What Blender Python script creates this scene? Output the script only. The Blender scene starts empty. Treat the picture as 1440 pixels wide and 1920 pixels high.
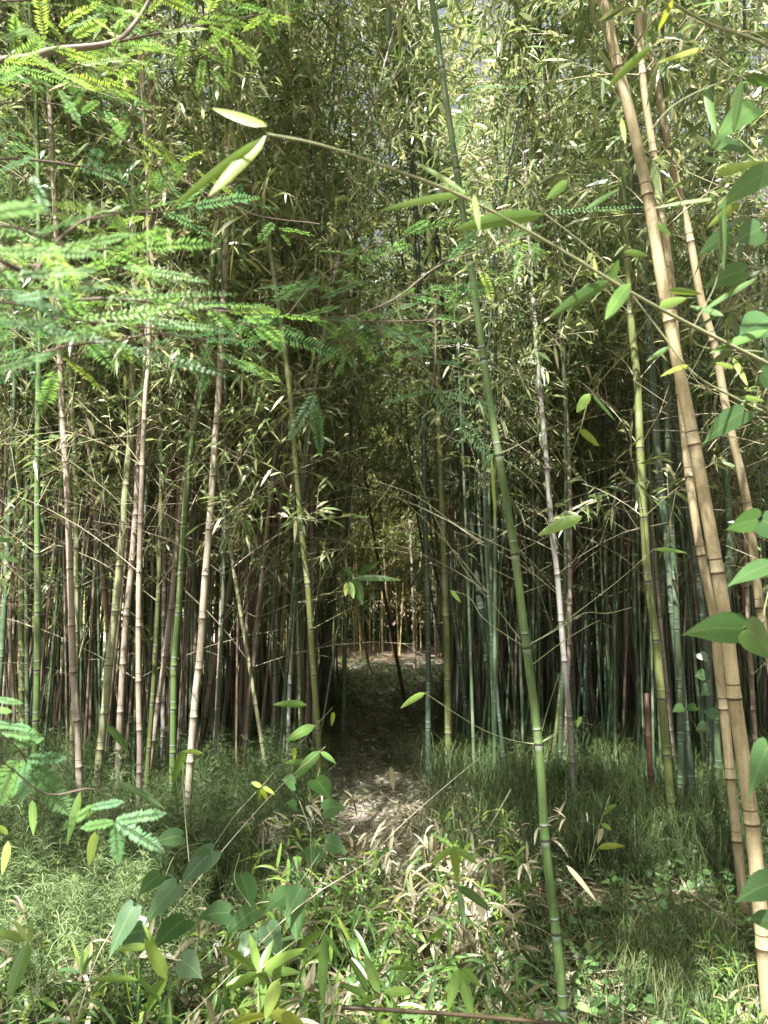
import bpy, math, random
import numpy as np
from mathutils import Vector

# ------------------------------------------------------------------ camera, light, exposure
sc = bpy.context.scene
col = sc.collection
EYE = 1.55
F = 1397.0
PITCH = math.radians(5.7)
cam_d = bpy.data.cameras.new('camera')
cam = bpy.data.objects.new('camera', cam_d)
col.objects.link(cam)
cam.location = (0, 0, EYE)
cam.rotation_euler = (math.radians(90) + PITCH, 0, 0)
cam_d.sensor_width = 36.0
cam_d.sensor_fit = 'AUTO'
cam_d.lens = F / 1920 * 36.0
cam_d.clip_start = 0.05
cam_d.clip_end = 600
cam_d.dof.use_dof = True
cam_d.dof.focus_distance = 3.6
cam_d.dof.aperture_fstop = 6.0
sc.camera = cam

SUN_TO = Vector((-0.30, -0.60, 1.15)).normalized()
world = bpy.data.worlds.new('World')
sc.world = world
world.use_nodes = True
wn = world.node_tree
wn.nodes.clear()
sky = wn.nodes.new('ShaderNodeTexSky')
sky.sky_type = 'NISHITA'
sky.sun_disc = False
sky.air_density = 1.0
sky.sun_elevation = math.asin(SUN_TO.z)
sky.sun_rotation = math.atan2(SUN_TO.x, SUN_TO.y)
sky.dust_density = 8.0
sky.ozone_density = 0.5
bg = wn.nodes.new('ShaderNodeBackground')
bg.inputs['Strength'].default_value = 0.055
wo = wn.nodes.new('ShaderNodeOutputWorld')
hz = wn.nodes.new('ShaderNodeHueSaturation')   # a hazy, whitish sky
hz.inputs['Saturation'].default_value = 0.6
wn.links.new(sky.outputs[0], hz.inputs['Color'])
wn.links.new(hz.outputs[0], bg.inputs[0])
wn.links.new(bg.outputs[0], wo.inputs[0])
sun_d = bpy.data.lights.new('sun', 'SUN')
sun_d.energy = 5.0
sun_d.angle = math.radians(0.5)
sun_d.color = (1.0, 0.975, 0.94)
sun = bpy.data.objects.new('sun', sun_d)
col.objects.link(sun)
sun.rotation_euler = SUN_TO.to_track_quat('Z', 'Y').to_euler()
sun.location = (0, -5, 20)
sc.view_settings.view_transform = 'Standard'
sc.view_settings.look = 'None'
sc.view_settings.gamma = 1.0
sc.view_settings.exposure = 2.38
sc.render.engine = 'CYCLES'
sc.cycles.max_bounces = 6
sc.cycles.diffuse_bounces = 3
sc.cycles.glossy_bounces = 2
sc.cycles.transmission_bounces = 3
sc.cycles.sample_clamp_indirect = 6

rng = np.random.default_rng(7)
random.seed(7)
CP, SP = math.cos(PITCH), math.sin(PITCH)

def W(px, py, Y):
    """a pixel of the photograph and a forward distance -> a point of the place"""
    u = (px - 720) / F
    v = (960 - py) / F
    dx, dy, dz = u, CP - v * SP, SP + v * CP
    k = Y / dy
    return np.array([dx * k, Y, EYE + dz * k])

def ground_y(py):
    v = (960 - py) / F
    return -EYE * (CP - v * SP) / (SP + v * CP)

def norm(a):
    return a / np.maximum(np.linalg.norm(a, axis=-1, keepdims=True), 1e-9)

# ------------------------------------------------------------------ mesh builder
class MB:
    def __init__(s):
        s.v = []; s.q = []; s.t = []; s.a = []; s.n = 0
    def add(s, v, quads=None, tris=None, a=None):
        """v (n,3); a (n,3) holds the attributes rnd, along, across"""
        v = np.asarray(v, float).reshape(-1, 3)
        if len(v) == 0: return
        s.v.append(v)
        s.a.append(np.zeros((len(v), 3)) if a is None else np.asarray(a, float).reshape(-1, 3))
        if quads is not None: s.q.append(np.asarray(quads, int).reshape(-1, 4) + s.n)
        if tris is not None: s.t.append(np.asarray(tris, int).reshape(-1, 3) + s.n)
        s.n += len(v)
    def mesh(s, name, mat=None, smooth=True):
        me = bpy.data.meshes.new(name)
        v = np.concatenate(s.v); a = np.concatenate(s.a)
        q = np.concatenate(s.q) if s.q else np.zeros((0, 4), int)
        t = np.concatenate(s.t) if s.t else np.zeros((0, 3), int)
        me.vertices.add(len(v)); me.vertices.foreach_set('co', v.astype(np.float32).ravel())
        me.loops.add(q.size + t.size)
        me.loops.foreach_set('vertex_index', np.concatenate([q.ravel(), t.ravel()]).astype(np.int32))
        nf = len(q) + len(t)
        me.polygons.add(nf)
        st = np.concatenate([np.arange(len(q)) * 4, q.size + np.arange(len(t)) * 3])
        me.polygons.foreach_set('loop_start', st.astype(np.int32))
        me.polygons.foreach_set('use_smooth', np.full(nf, smooth))
        for i, nm in enumerate(('rnd', 'along', 'across')):
            at = me.attributes.new(nm, 'FLOAT', 'POINT')
            at.data.foreach_set('value', a[:, i].astype(np.float32))
        me.update(calc_edges=True)
        me.validate()
        if mat: me.materials.append(mat)
        return me
    def build(s, name, mat, parent=None, smooth=True):
        o = bpy.data.objects.new(name, s.mesh(name, mat, smooth))
        col.objects.link(o)
        if parent: o.parent = parent
        return o

def thing(name, label, cat, loc=(0, 0, 0), group=None):
    o = bpy.data.objects.new(name, None)
    col.objects.link(o)
    o.location = loc
    o.empty_display_size = 0.1
    return tag(o, label, cat, group)

def tag(o, label=None, cat=None, group=None, kind=None):
    if label: o['label'] = label
    if cat: o['category'] = cat
    if group: o['group'] = group
    if kind: o['kind'] = kind
    return o

def segs(mb, A, B, ra, rb, r=None, sides=3):
    """many thin straight pieces"""
    A = np.asarray(A, float).reshape(-1, 3); B = np.asarray(B, float).reshape(-1, 3); n = len(A)
    if n == 0: return
    ra = np.broadcast_to(ra, n); rb = np.broadcast_to(rb, n)
    d = norm(B - A)
    ref = np.where(np.abs(d[:, 2:3]) > 0.8, [[1., 0, 0]], [[0, 0, 1.]])
    e1 = norm(np.cross(d, ref)); e2 = np.cross(d, e1)
    an = np.arange(sides) * 2 * math.pi / sides
    c, s_ = np.cos(an), np.sin(an)
    off = e1[:, None] * c[None, :, None] + e2[:, None] * s_[None, :, None]
    v = np.concatenate([A[:, None] + off * ra[:, None, None], B[:, None] + off * rb[:, None, None]], 1)
    k = np.arange(sides); k2 = (k + 1) % sides
    q = np.stack([k, k2, k2 + sides, k + sides], 1)
    qs = q[None] + (np.arange(n) * 2 * sides)[:, None, None]
    a = np.zeros((n, 2 * sides, 3))
    if r is not None: a[:, :, 0] = np.broadcast_to(r, n)[:, None]
    mb.add(v, quads=qs, a=a)

def tube(mb, P, R, sides=8, along=None, rnd=0.5, cap=False):
    P = np.asarray(P, float); n = len(P)
    R = np.broadcast_to(np.asarray(R, float), n)
    T = norm(np.gradient(P, axis=0))
    m = np.abs((P[-1] - P[0]) / (np.linalg.norm(P[-1] - P[0]) + 1e-9))
    ref = np.eye(3)[int(np.argmin(m))]
    e1 = norm(np.cross(T, ref)); e2 = np.cross(T, e1)
    an = np.arange(sides) * 2 * math.pi / sides
    v = P[:, None] + R[:, None, None] * (e1[:, None] * np.cos(an)[None, :, None] + e2[:, None] * np.sin(an)[None, :, None])
    k = np.arange(sides); k2 = (k + 1) % sides
    q = (np.stack([k, k2, k2 + sides, k + sides], 1)[None] + (np.arange(n - 1) * sides)[:, None, None])
    a = np.zeros((n, sides, 3)); a[:, :, 0] = rnd
    if along is not None: a[:, :, 1] = np.asarray(along)[:, None]
    v = v.reshape(-1, 3); a = a.reshape(-1, 3)
    tr = None
    if cap:
        v = np.concatenate([v, P[-1:]]); a = np.concatenate([a, a[-1:]])
        tr = np.stack([(n - 1) * sides + k, (n - 1) * sides + k2, np.full(sides, n * sides)], 1)
    mb.add(v, quads=q, tris=tr, a=a)

def spline(pts, n=60):
    """smooth dense polyline through control points"""
    p = np.asarray(pts, float)
    if len(p) == 2: return p[0] + (p[1] - p[0]) * np.linspace(0, 1, n)[:, None]
    pp = np.vstack([2 * p[0] - p[1], p, 2 * p[-1] - p[-2]])
    out = []
    m = max(4, n // (len(p) - 1))
    for i in range(len(p) - 1):
        a, b, c, d = pp[i:i + 4]
        t = np.linspace(0, 1, m, endpoint=(i == len(p) - 2))[:, None]
        out.append(0.5 * ((2 * b) + (-a + c) * t + (2 * a - 5 * b + 4 * c - d) * t ** 2 + (-a + 3 * b - 3 * c + d) * t ** 3))
    return np.concatenate(out)

class Curve:
    def __init__(s, P):
        s.P = np.asarray(P, float)
        s.s = np.concatenate([[0], np.cumsum(np.linalg.norm(np.diff(s.P, axis=0), axis=1))])
        s.L = s.s[-1]
    def at(s, u):
        return np.stack([np.interp(u, s.s, s.P[:, i]) for i in range(3)], -1)
    def s_at_z(s, z):
        return float(np.interp(z, s.P[:, 2], s.s))

# ------------------------------------------------------------------ leaves
LOW = dict(s=np.array([0, .22, .22, .6, .6, 1.]), w=np.array([0, -.85, .85, -.9, .9, 0]), f=np.array([0, .0, .0, .0, .0, 0]),
           q=[[1, 2, 4, 3]], t=[[0, 2, 1], [3, 4, 5]])
def _hi():
    ss = [0.0, .04, .15, .32, .5, .68, .84, .94, 1.0]
    ww = [.06, .25, .8, 1., .97, .8, .5, .22, 0.01]
    s, w, f, q = [], [], [], []
    for i, (a, b) in enumerate(zip(ss, ww)):
        s += [a] * 3; w += [-b, 0, b]; f += [b, 0, b]
    for i in range(len(ss) - 1):
        for k in range(2):
            q.append([3 * i + k, 3 * i + k + 1, 3 * i + k + 4, 3 * i + k + 3])
    return dict(s=np.array(s), w=np.array(w), f=np.array(f), q=q, t=None)
HI = _hi()

def leaves(mb, P, D, L, Wd, rnd, droop=0.2, roll=None, T=LOW, fold=0.25, side=None):
    """P,D (n,3); L length, Wd half width; leaves hang by droop"""
    P = np.asarray(P, float).reshape(-1, 3); n = len(P)
    if n == 0: return
    D = norm(np.asarray(D, float).reshape(-1, 3))
    L = np.broadcast_to(np.asarray(L, float), n); Wd = np.broadcast_to(np.asarray(Wd, float), n)
    droop = np.broadcast_to(np.asarray(droop, float), n); rnd = np.broadcast_to(np.asarray(rnd, float), n)
    if side is None:
        S = norm(np.cross(D, [0, 0, 1.]) + 1e-5)
        N = np.cross(S, D)
        if roll is None: roll = rng.normal(0, 0.7, n)
        roll = np.broadcast_to(roll, n)
        c, s_ = np.cos(roll)[:, None], np.sin(roll)[:, None]
        S, N = S * c + N * s_, N * c - S * s_
    else:
        S = norm(np.asarray(side, float).reshape(-1, 3)); N = np.cross(S, D)
    s, w, f = T['s'][None, :, None], T['w'][None, :, None], T['f'][None, :, None]
    v = (P[:, None] + D[:, None] * s * L[:, None, None] + S[:, None] * w * Wd[:, None, None]
         + N[:, None] * f * Wd[:, None, None] * fold
         + np.array([0, 0, -1.]) * (droop * L)[:, None, None] * s ** 2)
    k = v.shape[1]
    off = (np.arange(n) * k)[:, None, None]
    q = np.array(T['q'])[None] + off
    t = None if T['t'] is None else np.array(T['t'])[None] + off
    a = np.zeros((n, k, 3)); a[:, :, 0] = rnd[:, None]; a[:, :, 1] = T['s'][None]; a[:, :, 2] = T['w'][None]
    mb.add(v, quads=q, tris=t, a=a)

# ------------------------------------------------------------------ materials
def nt(name):
    m = bpy.data.materials.new(name); m.use_nodes = True
    m.node_tree.nodes.clear()
    return m, m.node_tree
def N(t, typ, **kw):
    n = t.nodes.new(typ)
    for k, v in kw.items():
        if k in ('operation', 'data_type', 'blend_type', 'attribute_name', 'clamp', 'use_clamp', 'noise_dimensions'): setattr(n, k, v)
        else: n.inputs[k].default_value = v
    return n
def ramp(t, fac, stops, interp='LINEAR'):
    r = t.nodes.new('ShaderNodeValToRGB'); r.color_ramp.interpolation = interp
    e = r.color_ramp.elements
    while len(e) < len(stops): e.new(0.5)
    for i, (p, c) in enumerate(stops):
        e[i].position = p; e[i].color = (*c, 1) if len(c) == 3 else c
    t.links.new(fac, r.inputs[0]); return r.outputs[0]
def mathn(t, op, a, b=None, c=None, clamp=False):
    n = t.nodes.new('ShaderNodeMath'); n.operation = op; n.use_clamp = clamp
    for i, x in enumerate((a, b, c)):
        if x is None: continue
        if isinstance(x, (int, float)): n.inputs[i].default_value = x
        else: t.links.new(x, n.inputs[i])
    return n.outputs[0]
def mix(t, f, a, b, bt='MIX'):
    n = t.nodes.new('ShaderNodeMix'); n.data_type = 'RGBA'; n.blend_type = bt
    for i, x in ((0, f), (6, a), (7, b)):
        if isinstance(x, (int, float)): n.inputs[i].default_value = x
        elif isinstance(x, tuple): n.inputs[i].default_value = (*x, 1)
        else: t.links.new(x, n.inputs[i])
    return n.outputs[2]

def leaf_mat(name, stops, trans=0.4, rough=0.45, vein=0.0, brown=0.0, spec=0.4, ins=0.0, lines=0.0, net=0.0):
    m, t = nt(name)
    at = N(t, 'ShaderNodeAttribute', attribute_name='rnd')
    f = at.outputs['Fac']
    if ins:
        oi = t.nodes.new('ShaderNodeObjectInfo')
        f = mathn(t, 'MULTIPLY_ADD', oi.outputs['Random'], ins, mathn(t, 'SUBTRACT', f, ins / 2), clamp=True)
    c = ramp(t, f, stops)
    al = N(t, 'ShaderNodeAttribute', attribute_name='along')
    ac = N(t, 'ShaderNodeAttribute', attribute_name='across')
    tc = t.nodes.new('ShaderNodeTexCoord')
    no = N(t, 'ShaderNodeTexNoise', Scale=35.0, Detail=3.0)
    t.links.new(tc.outputs['Object'], no.inputs['Vector'])
    c = mix(t, mathn(t, 'MULTIPLY', no.outputs['Fac'], 0.5), c, mix(t, 0.5, c, (0.30, 0.36, 0.10)))
    if vein:
        v = mathn(t, 'SUBTRACT', 1.0, mathn(t, 'MULTIPLY', mathn(t, 'ABSOLUTE', ac.outputs['Fac']), 9.0), clamp=True)
        c = mix(t, mathn(t, 'MULTIPLY', v, vein), c, (0.32, 0.42, 0.16))
    if lines:
        w = mathn(t, 'SINE', mathn(t, 'MULTIPLY', ac.outputs['Fac'], 38.0))
        c = mix(t, mathn(t, 'MULTIPLY', mathn(t, 'MULTIPLY_ADD', w, 0.5, 0.5), lines), c, mix(t, 0.5, c, (0.02, 0.05, 0.01)))
    if net:
        ab = mathn(t, 'ABSOLUTE', ac.outputs['Fac'])
        ph = mathn(t, 'SUBTRACT', mathn(t, 'MULTIPLY', al.outputs['Fac'], 44.0), mathn(t, 'MULTIPLY', ab, 17.0))
        w = mathn(t, 'MULTIPLY', mathn(t, 'SUBTRACT', mathn(t, 'SINE', ph), 0.88, clamp=True), 8.0, clamp=True)
        w2 = mathn(t, 'SUBTRACT', 1.0, mathn(t, 'MULTIPLY', ab, 16.0), clamp=True)
        w = mathn(t, 'MAXIMUM', w, w2)
        c = mix(t, mathn(t, 'MULTIPLY', w, net), c, (0.20, 0.32, 0.15))
        big = N(t, 'ShaderNodeTexNoise', Scale=14.0, Detail=4.0); t.links.new(tc.outputs['Object'], big.inputs['Vector'])
        c = mix(t, mathn(t, 'MULTIPLY', big.outputs['Fac'], 0.5), c, mix(t, 0.6, c, (0.02, 0.06, 0.02)))
    if brown:
        b = mathn(t, 'MULTIPLY', mathn(t, 'SUBTRACT', mathn(t, 'ADD', al.outputs['Fac'], mathn(t, 'MULTIPLY', no.outputs['Fac'], .35)), 1.08, clamp=True), 5.0, clamp=True)
        c = mix(t, mathn(t, 'MULTIPLY', b, brown), c, (0.38, 0.27, 0.13))
    p = N(t, 'ShaderNodeBsdfPrincipled', Roughness=rough)
    p.inputs['Specular IOR Level'].default_value = spec
    t.links.new(c, p.inputs['Base Color'])
    tr = t.nodes.new('ShaderNodeBsdfTranslucent')
    hs = N(t, 'ShaderNodeHueSaturation', Hue=0.485, Saturation=1.15, Value=1.5)
    t.links.new(c, hs.inputs['Color']); t.links.new(hs.outputs[0], tr.inputs['Color'])
    ms = t.nodes.new('ShaderNodeMixShader'); ms.inputs[0].default_value = trans
    t.links.new(p.outputs[0], ms.inputs[1]); t.links.new(tr.outputs[0], ms.inputs[2])
    o = t.nodes.new('ShaderNodeOutputMaterial'); t.links.new(ms.outputs[0], o.inputs[0])
    return m

def culm_mat(name, ca, cb, powder=0.0, ring=(0.03, 0.025, 0.02), speck=0.0, rough=0.42, var=0.25):
    m, t = nt(name)
    tc = t.nodes.new('ShaderNodeTexCoord')
    mp = t.nodes.new('ShaderNodeMapping'); mp.inputs['Scale'].default_value = (90, 90, 2.0)
    t.links.new(tc.outputs['Object'], mp.inputs[0])
    n1 = N(t, 'ShaderNodeTexNoise', Scale=1.0, Detail=4.0); t.links.new(mp.outputs[0], n1.inputs['Vector'])
    n2 = N(t, 'ShaderNodeTexNoise', Scale=2.2, Detail=5.0); t.links.new(tc.outputs['Object'], n2.inputs['Vector'])
    n3 = N(t, 'ShaderNodeTexNoise', Scale=420.0, Detail=2.0); t.links.new(tc.outputs['Object'], n3.inputs['Vector'])
    oi = t.nodes.new('ShaderNodeObjectInfo')
    f = mathn(t, 'ADD', mathn(t, 'MULTIPLY', n1.outputs['Fac'], 0.7), mathn(t, 'MULTIPLY', n2.outputs['Fac'], 0.6))
    f = mathn(t, 'MULTIPLY', mathn(t, 'SUBTRACT', f, 0.40, clamp=True), 1.9, clamp=True)
    c = mix(t, f, ca, cb)
    br = mathn(t, 'MULTIPLY_ADD', oi.outputs['Random'], var * 2, 1.0 - var)
    hs = N(t, 'ShaderNodeHueSaturation'); t.links.new(c, hs.inputs['Color']); t.links.new(br, hs.inputs['Value'])
    c = hs.outputs[0]
    # lichen blotches and weathering
    bl = ramp(t, n2.outputs['Fac'], [(0.56, (0, 0, 0)), (0.66, (1, 1, 1))])
    c = mix(t, mathn(t, 'MULTIPLY', bl, 0.38), c, (0.34, 0.34, 0.27))
    n4 = N(t, 'ShaderNodeTexNoise', Scale=9.0, Detail=8.0, Roughness=0.75); t.links.new(tc.outputs['Object'], n4.inputs['Vector'])
    dk = ramp(t, n4.outputs['Fac'], [(0.54, (0, 0, 0)), (0.68, (1, 1, 1))])
    c = mix(t, mathn(t, 'MULTIPLY', dk, 0.55), c, (0.045, 0.04, 0.028))
    if speck:
        sp = ramp(t, n3.outputs['Fac'], [(0.56, (0, 0, 0)), (0.64, (1, 1, 1))])
        c = mix(t, mathn(t, 'MULTIPLY', sp, speck), c, mix(t, 0.65, c, (0.05, 0.03, 0.015)))
    dn = N(t, 'ShaderNodeAttribute', attribute_name='along').outputs['Fac']
    if powder:
        a = mathn(t, 'MULTIPLY', mathn(t, 'SUBTRACT', 0.022, dn, clamp=True), 1 / 0.02, clamp=True)
        b = mathn(t, 'GREATER_THAN', dn, 0.0035)
        c = mix(t, mathn(t, 'MULTIPLY', mathn(t, 'MULTIPLY', a, b), powder), c, (0.42, 0.47, 0.44))
    rg = mathn(t, 'LESS_THAN', mathn(t, 'ABSOLUTE', dn), 0.0042)
    c = mix(t, mathn(t, 'MULTIPLY', rg, 0.9), c, ring)
    p = N(t, 'ShaderNodeBsdfPrincipled', Roughness=rough)
    p.inputs['Specular IOR Level'].default_value = 0.35
    t.links.new(c, p.inputs['Base Color'])
    bp = N(t, 'ShaderNodeBump', Strength=0.25, Distance=0.002); t.links.new(n1.outputs['Fac'], bp.inputs['Height'])
    t.links.new(bp.outputs[0], p.inputs['Normal'])
    o = t.nodes.new('ShaderNodeOutputMaterial'); t.links.new(p.outputs[0], o.inputs[0])
    return m

def plain_mat(name, stops, rough=0.8, scale=20.0, use_rnd=0.6):
    m, t = nt(name)
    at = N(t, 'ShaderNodeAttribute', attribute_name='rnd')
    tc = t.nodes.new('ShaderNodeTexCoord')
    no = N(t, 'ShaderNodeTexNoise', Scale=scale, Detail=5.0); t.links.new(tc.outputs['Object'], no.inputs['Vector'])
    f = mathn(t, 'ADD', mathn(t, 'MULTIPLY', at.outputs['Fac'], use_rnd), mathn(t, 'MULTIPLY', no.outputs['Fac'], 1 - use_rnd), clamp=True)
    c = ramp(t, f, stops)
    p = N(t, 'ShaderNodeBsdfPrincipled', Roughness=rough)
    p.inputs['Specular IOR Level'].default_value = 0.2
    t.links.new(c, p.inputs['Base Color'])
    o = t.nodes.new('ShaderNodeOutputMaterial'); t.links.new(p.outputs[0], o.inputs[0])
    return m

M = {}
M['leaf'] = leaf_mat('bamboo_leaf', [(0, (.04, .085, .038)), (.28, (.08, .14, .06)), (.5, (.145, .20, .085)), (.72, (.26, .30, .145)), (.9, (.40, .39, .24)), (1, (.52, .47, .34))], trans=0.40, ins=0.25, rough=.36, spec=.6)
M['leaf_sun_painted'] = leaf_mat('bamboo_leaf_sun_painted', [(0, (.10, .14, .045)), (.5, (.20, .23, .07)), (.85, (.34, .33, .12)), (1, (.42, .36, .20))], trans=0.45)  # sunlight painted in: a brighter, yellower copy of the bamboo leaf
M['leaf_near'] = leaf_mat('near_bamboo_leaf', [(0, (.05, .125, .05)), (.45, (.10, .22, .055)), (.8, (.20, .33, .07)), (1, (.34, .40, .08))], trans=0.42, rough=0.38, vein=0.5, brown=0.7, spec=0.5, lines=0.25)
M['leaf_dead'] = leaf_mat('dry_bamboo_leaf', [(0, (.10, .07, .045)), (.5, (.24, .19, .13)), (1, (.52, .47, .38))], trans=0.2, rough=0.7, vein=0.2, lines=0.2)
M['vine'] = leaf_mat('vine_leaf', [(0, (.045, .12, .06)), (.5, (.075, .19, .07)), (1, (.14, .30, .08))], trans=0.42, rough=0.36, spec=0.6, net=0.38, vein=0.3)
M['frond'] = leaf_mat('conifer_frond', [(0, (.05, .14, .085)), (.45, (.085, .21, .095)), (.8, (.14, .29, .085)), (1, (.24, .38, .09))], trans=0.45, rough=0.5, spec=0.3)
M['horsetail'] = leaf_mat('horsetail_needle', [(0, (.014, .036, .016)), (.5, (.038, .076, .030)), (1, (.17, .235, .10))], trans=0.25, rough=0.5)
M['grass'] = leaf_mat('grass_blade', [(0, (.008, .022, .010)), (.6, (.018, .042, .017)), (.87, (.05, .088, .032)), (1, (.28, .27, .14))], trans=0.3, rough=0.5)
M['ivy'] = leaf_mat('ivy_leaf', [(0, (.03, .08, .03)), (.6, (.07, .16, .06)), (1, (.16, .26, .10))], trans=0.25, rough=0.35, spec=0.6)
M['twig'] = plain_mat('dry_twig', [(0, (.13, .11, .06)), (.5, (.32, .29, .19)), (1, (.50, .46, .34))])
M['twig_green'] = plain_mat('green_twig', [(0, (.08, .11, .05)), (.5, (.18, .20, .10)), (1, (.33, .34, .20))])
M['bark'] = plain_mat('conifer_bark', [(0, (.07, .05, .04)), (.5, (.16, .12, .10)), (1, (.28, .24, .21))], rough=0.9)
M['litter'] = plain_mat('leaf_litter', [(0, (.13, .085, .055)), (.5, (.27, .20, .14)), (.85, (.42, .35, .26)), (1, (.52, .45, .36))], scale=6)
K = {}
K['green'] = culm_mat('green_culm', (.050, .095, .030), (.125, .185, .06), powder=0.6)
K['dark green'] = culm_mat('dark_green_culm', (.040, .068, .034), (.075, .11, .055), powder=0.45)
K['blue green'] = culm_mat('bluish_green_culm', (.040, .068, .045), (.075, .105, .07), powder=0.55)
K['olive'] = culm_mat('olive_culm', (.07, .09, .03), (.155, .17, .06), powder=0.4, ring=(.05, .03, .02))
K['light olive'] = culm_mat('light_olive_culm', (.16, .175, .09), (.27, .28, .155), powder=0.3, ring=(.05, .03, .02))
K['tan'] = culm_mat('tan_culm', (.25, .205, .115), (.43, .36, .22), speck=0.9, ring=(.05, .025, .015))
K['golden'] = culm_mat('golden_culm_sun_painted', (.26, .21, .10), (.38, .32, .16), ring=(.10, .06, .03))  # the gold paints sunlight onto the far stalks
K['pink brown'] = culm_mat('pinkish_brown_culm', (.17, .14, .11), (.28, .24, .19), speck=0.3, ring=(.07, .04, .03))
K['brown'] = culm_mat('brown_culm', (.11, .085, .06), (.21, .16, .115), ring=(.04, .03, .02))
K['grey tan'] = culm_mat('grey_tan_culm', (.25, .22, .165), (.40, .36, .28), speck=0.4, ring=(.06, .04, .03))
K['grey'] = culm_mat('weathered_grey_culm', (.17, .165, .145), (.31, .30, .265), ring=(.06, .04, .03))
K['red'] = culm_mat('reddish_brown_culm', (.10, .045, .035), (.19, .095, .07), ring=(.05, .03, .02))

# ------------------------------------------------------------------ ground
def gz(x, y):
    x = np.asarray(x, float); y = np.asarray(y, float)
    return 0.03 * np.sin(x * 1.7 + 0.6) * np.cos(y * 1.1) + 0.02 * np.sin(x * 4.1 + y * 2.3) \
        - 0.03 * np.exp(-((x - pathx(y)) / 0.5) ** 2) * (y > 3)
def pathx(y):
    return -0.02 + 0.045 * (np.asarray(y, float) - 7)
def pathw(y):
    return np.clip(0.42 + 0.06 * (np.asarray(y, float) - 7), 0.38, 1.2)

def grid_sheet(xs, ys, zf, dz=0.0):
    X, Y = np.meshgrid(xs, ys); Z = zf(X, Y) + dz
    v = np.stack([X, Y, Z], -1).reshape(-1, 3)
    nx, ny = len(xs), len(ys)
    i = np.arange(nx - 1)[None] + (np.arange(ny - 1) * nx)[:, None]
    q = np.stack([i, i + 1, i + 1 + nx, i + nx], -1).reshape(-1, 4)
    mb = MB(); mb.add(v, quads=q); return mb
def ground_material(name, lo, mid, hi, green=0.3):
    m, t = nt(name)
    tc = t.nodes.new('ShaderNodeTexCoord')
    n1 = N(t, 'ShaderNodeTexNoise', Scale=28.0, Detail=8.0, Roughness=0.7); t.links.new(tc.outputs['Object'], n1.inputs['Vector'])
    n2 = N(t, 'ShaderNodeTexNoise', Scale=1.6, Detail=4.0); t.links.new(tc.outputs['Object'], n2.inputs['Vector'])
    c = ramp(t, n1.outputs['Fac'], [(.3, lo), (.5, mid), (.7, hi)])
    g = ramp(t, n2.outputs['Fac'], [(.45, (0, 0, 0)), (.6, (1, 1, 1))])
    c = mix(t, mathn(t, 'MULTIPLY', g, green), c, (.05, .09, .03))
    p = N(t, 'ShaderNodeBsdfPrincipled', Roughness=0.95)
    p.inputs['Specular IOR Level'].default_value = 0.1
    t.links.new(c, p.inputs['Base Color'])
    b = N(t, 'ShaderNodeBump', Strength=0.8, Distance=0.02); t.links.new(n1.outputs['Fac'], b.inputs['Height'])
    t.links.new(b.outputs[0], p.inputs['Normal'])
    o = t.nodes.new('ShaderNodeOutputMaterial'); t.links.new(p.outputs[0], o.inputs[0])
    return m
xs = np.concatenate([[-300, -100, -40, -20, -12], np.arange(-8, 8.01, 0.16), [12, 20, 40, 100, 300]])
ys = np.concatenate([[-300, -100, -30, -10, -3], np.arange(0, 18.01, 0.16), [22, 30, 50, 100, 300]])
g = grid_sheet(xs, ys, gz).build('ground', ground_material('forest_soil', (.07, .05, .035), (.14, .10, .07), (.24, .18, .12)))
tag(g, kind='structure')
py_ = np.arange(3.2, 16.01, 0.16)
cx = pathx(py_); hw = pathw(py_)
lat = np.linspace(-1, 1, 9)
X = cx[:, None] + hw[:, None] * lat[None] * (1 + 0.12 * np.sin(py_ * 2.3)[:, None]); Y = np.broadcast_to(py_[:, None], X.shape)
mbp = MB()
i = np.arange(8)[None] + (np.arange(len(py_) - 1) * 9)[:, None]
mbp.add(np.stack([X, Y, gz(X, Y) + 0.006], -1), quads=np.stack([i, i + 1, i + 10, i + 9], -1).reshape(-1, 4))
tag(mbp.build('path', ground_material('trodden_litter', (.09, .08, .065), (.19, .165, .135), (.36, .32, .27), green=0.35)), kind='structure')
lawn = grid_sheet(np.linspace(-60, -4.5, 30), np.linspace(12, 80, 30), lambda x, y: 0.0 * x, 0.06)
tag(lawn.build('lawn', ground_material('glare_painted_grass', (.22, .26, .15), (.36, .38, .26), (.50, .50, .38), green=0.1)), kind='structure')  # glare of the clearing painted in as pale grass tones

# ------------------------------------------------------------------ bamboo building blocks
def stalk(cv, r0, r1, nodes, sides=10, bump=1.0, mb=None, cap=True, mid=None):
    mb = mb or MB()
    ss, dn, k = [], [], []
    prev = 0.0
    off = [(-.035, .035, 1.0), (-.006, .006, 1.02), (-.0035, .0034, 1.09), (-.001, .001, 1.10), (.0015, -.0015, 1.03), (.004, -.004, 1.12), (.008, -.008, 1.03), (.03, -.03, 0.985)]
    allp = [(0.0, .1, 1.0)]
    for n in nodes:
        for a, b, c in off: allp.append((n + a, b, 1 + (c - 1) * bump))
    g_ = [0] + list(nodes) + [cv.L]
    for a, b in zip(g_[:-1], g_[1:]):
        m = max(1, int((b - a) / 0.12))
        for j in range(1, m + 1):
            u = a + (b - a) * j / (m + 1)
            if u - a > .045 and b - u > .045: allp.append((u, 0.1, 0.985))
    allp.append((cv.L, .1, 0.9))
    allp = sorted(p for p in allp if 0 <= p[0] <= cv.L)
    A = np.array(allp)
    R = (r0 + (r1 - r0) * (A[:, 0] / cv.L) ** 1.15) * A[:, 2]
    if mid: R = np.interp(A[:, 0], [0, mid[0], cv.L], [r0, mid[1], r1]) * A[:, 2]
    tube(mb, cv.at(A[:, 0]), R, sides, along=A[:, 1], cap=cap)
    return mb

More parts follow.
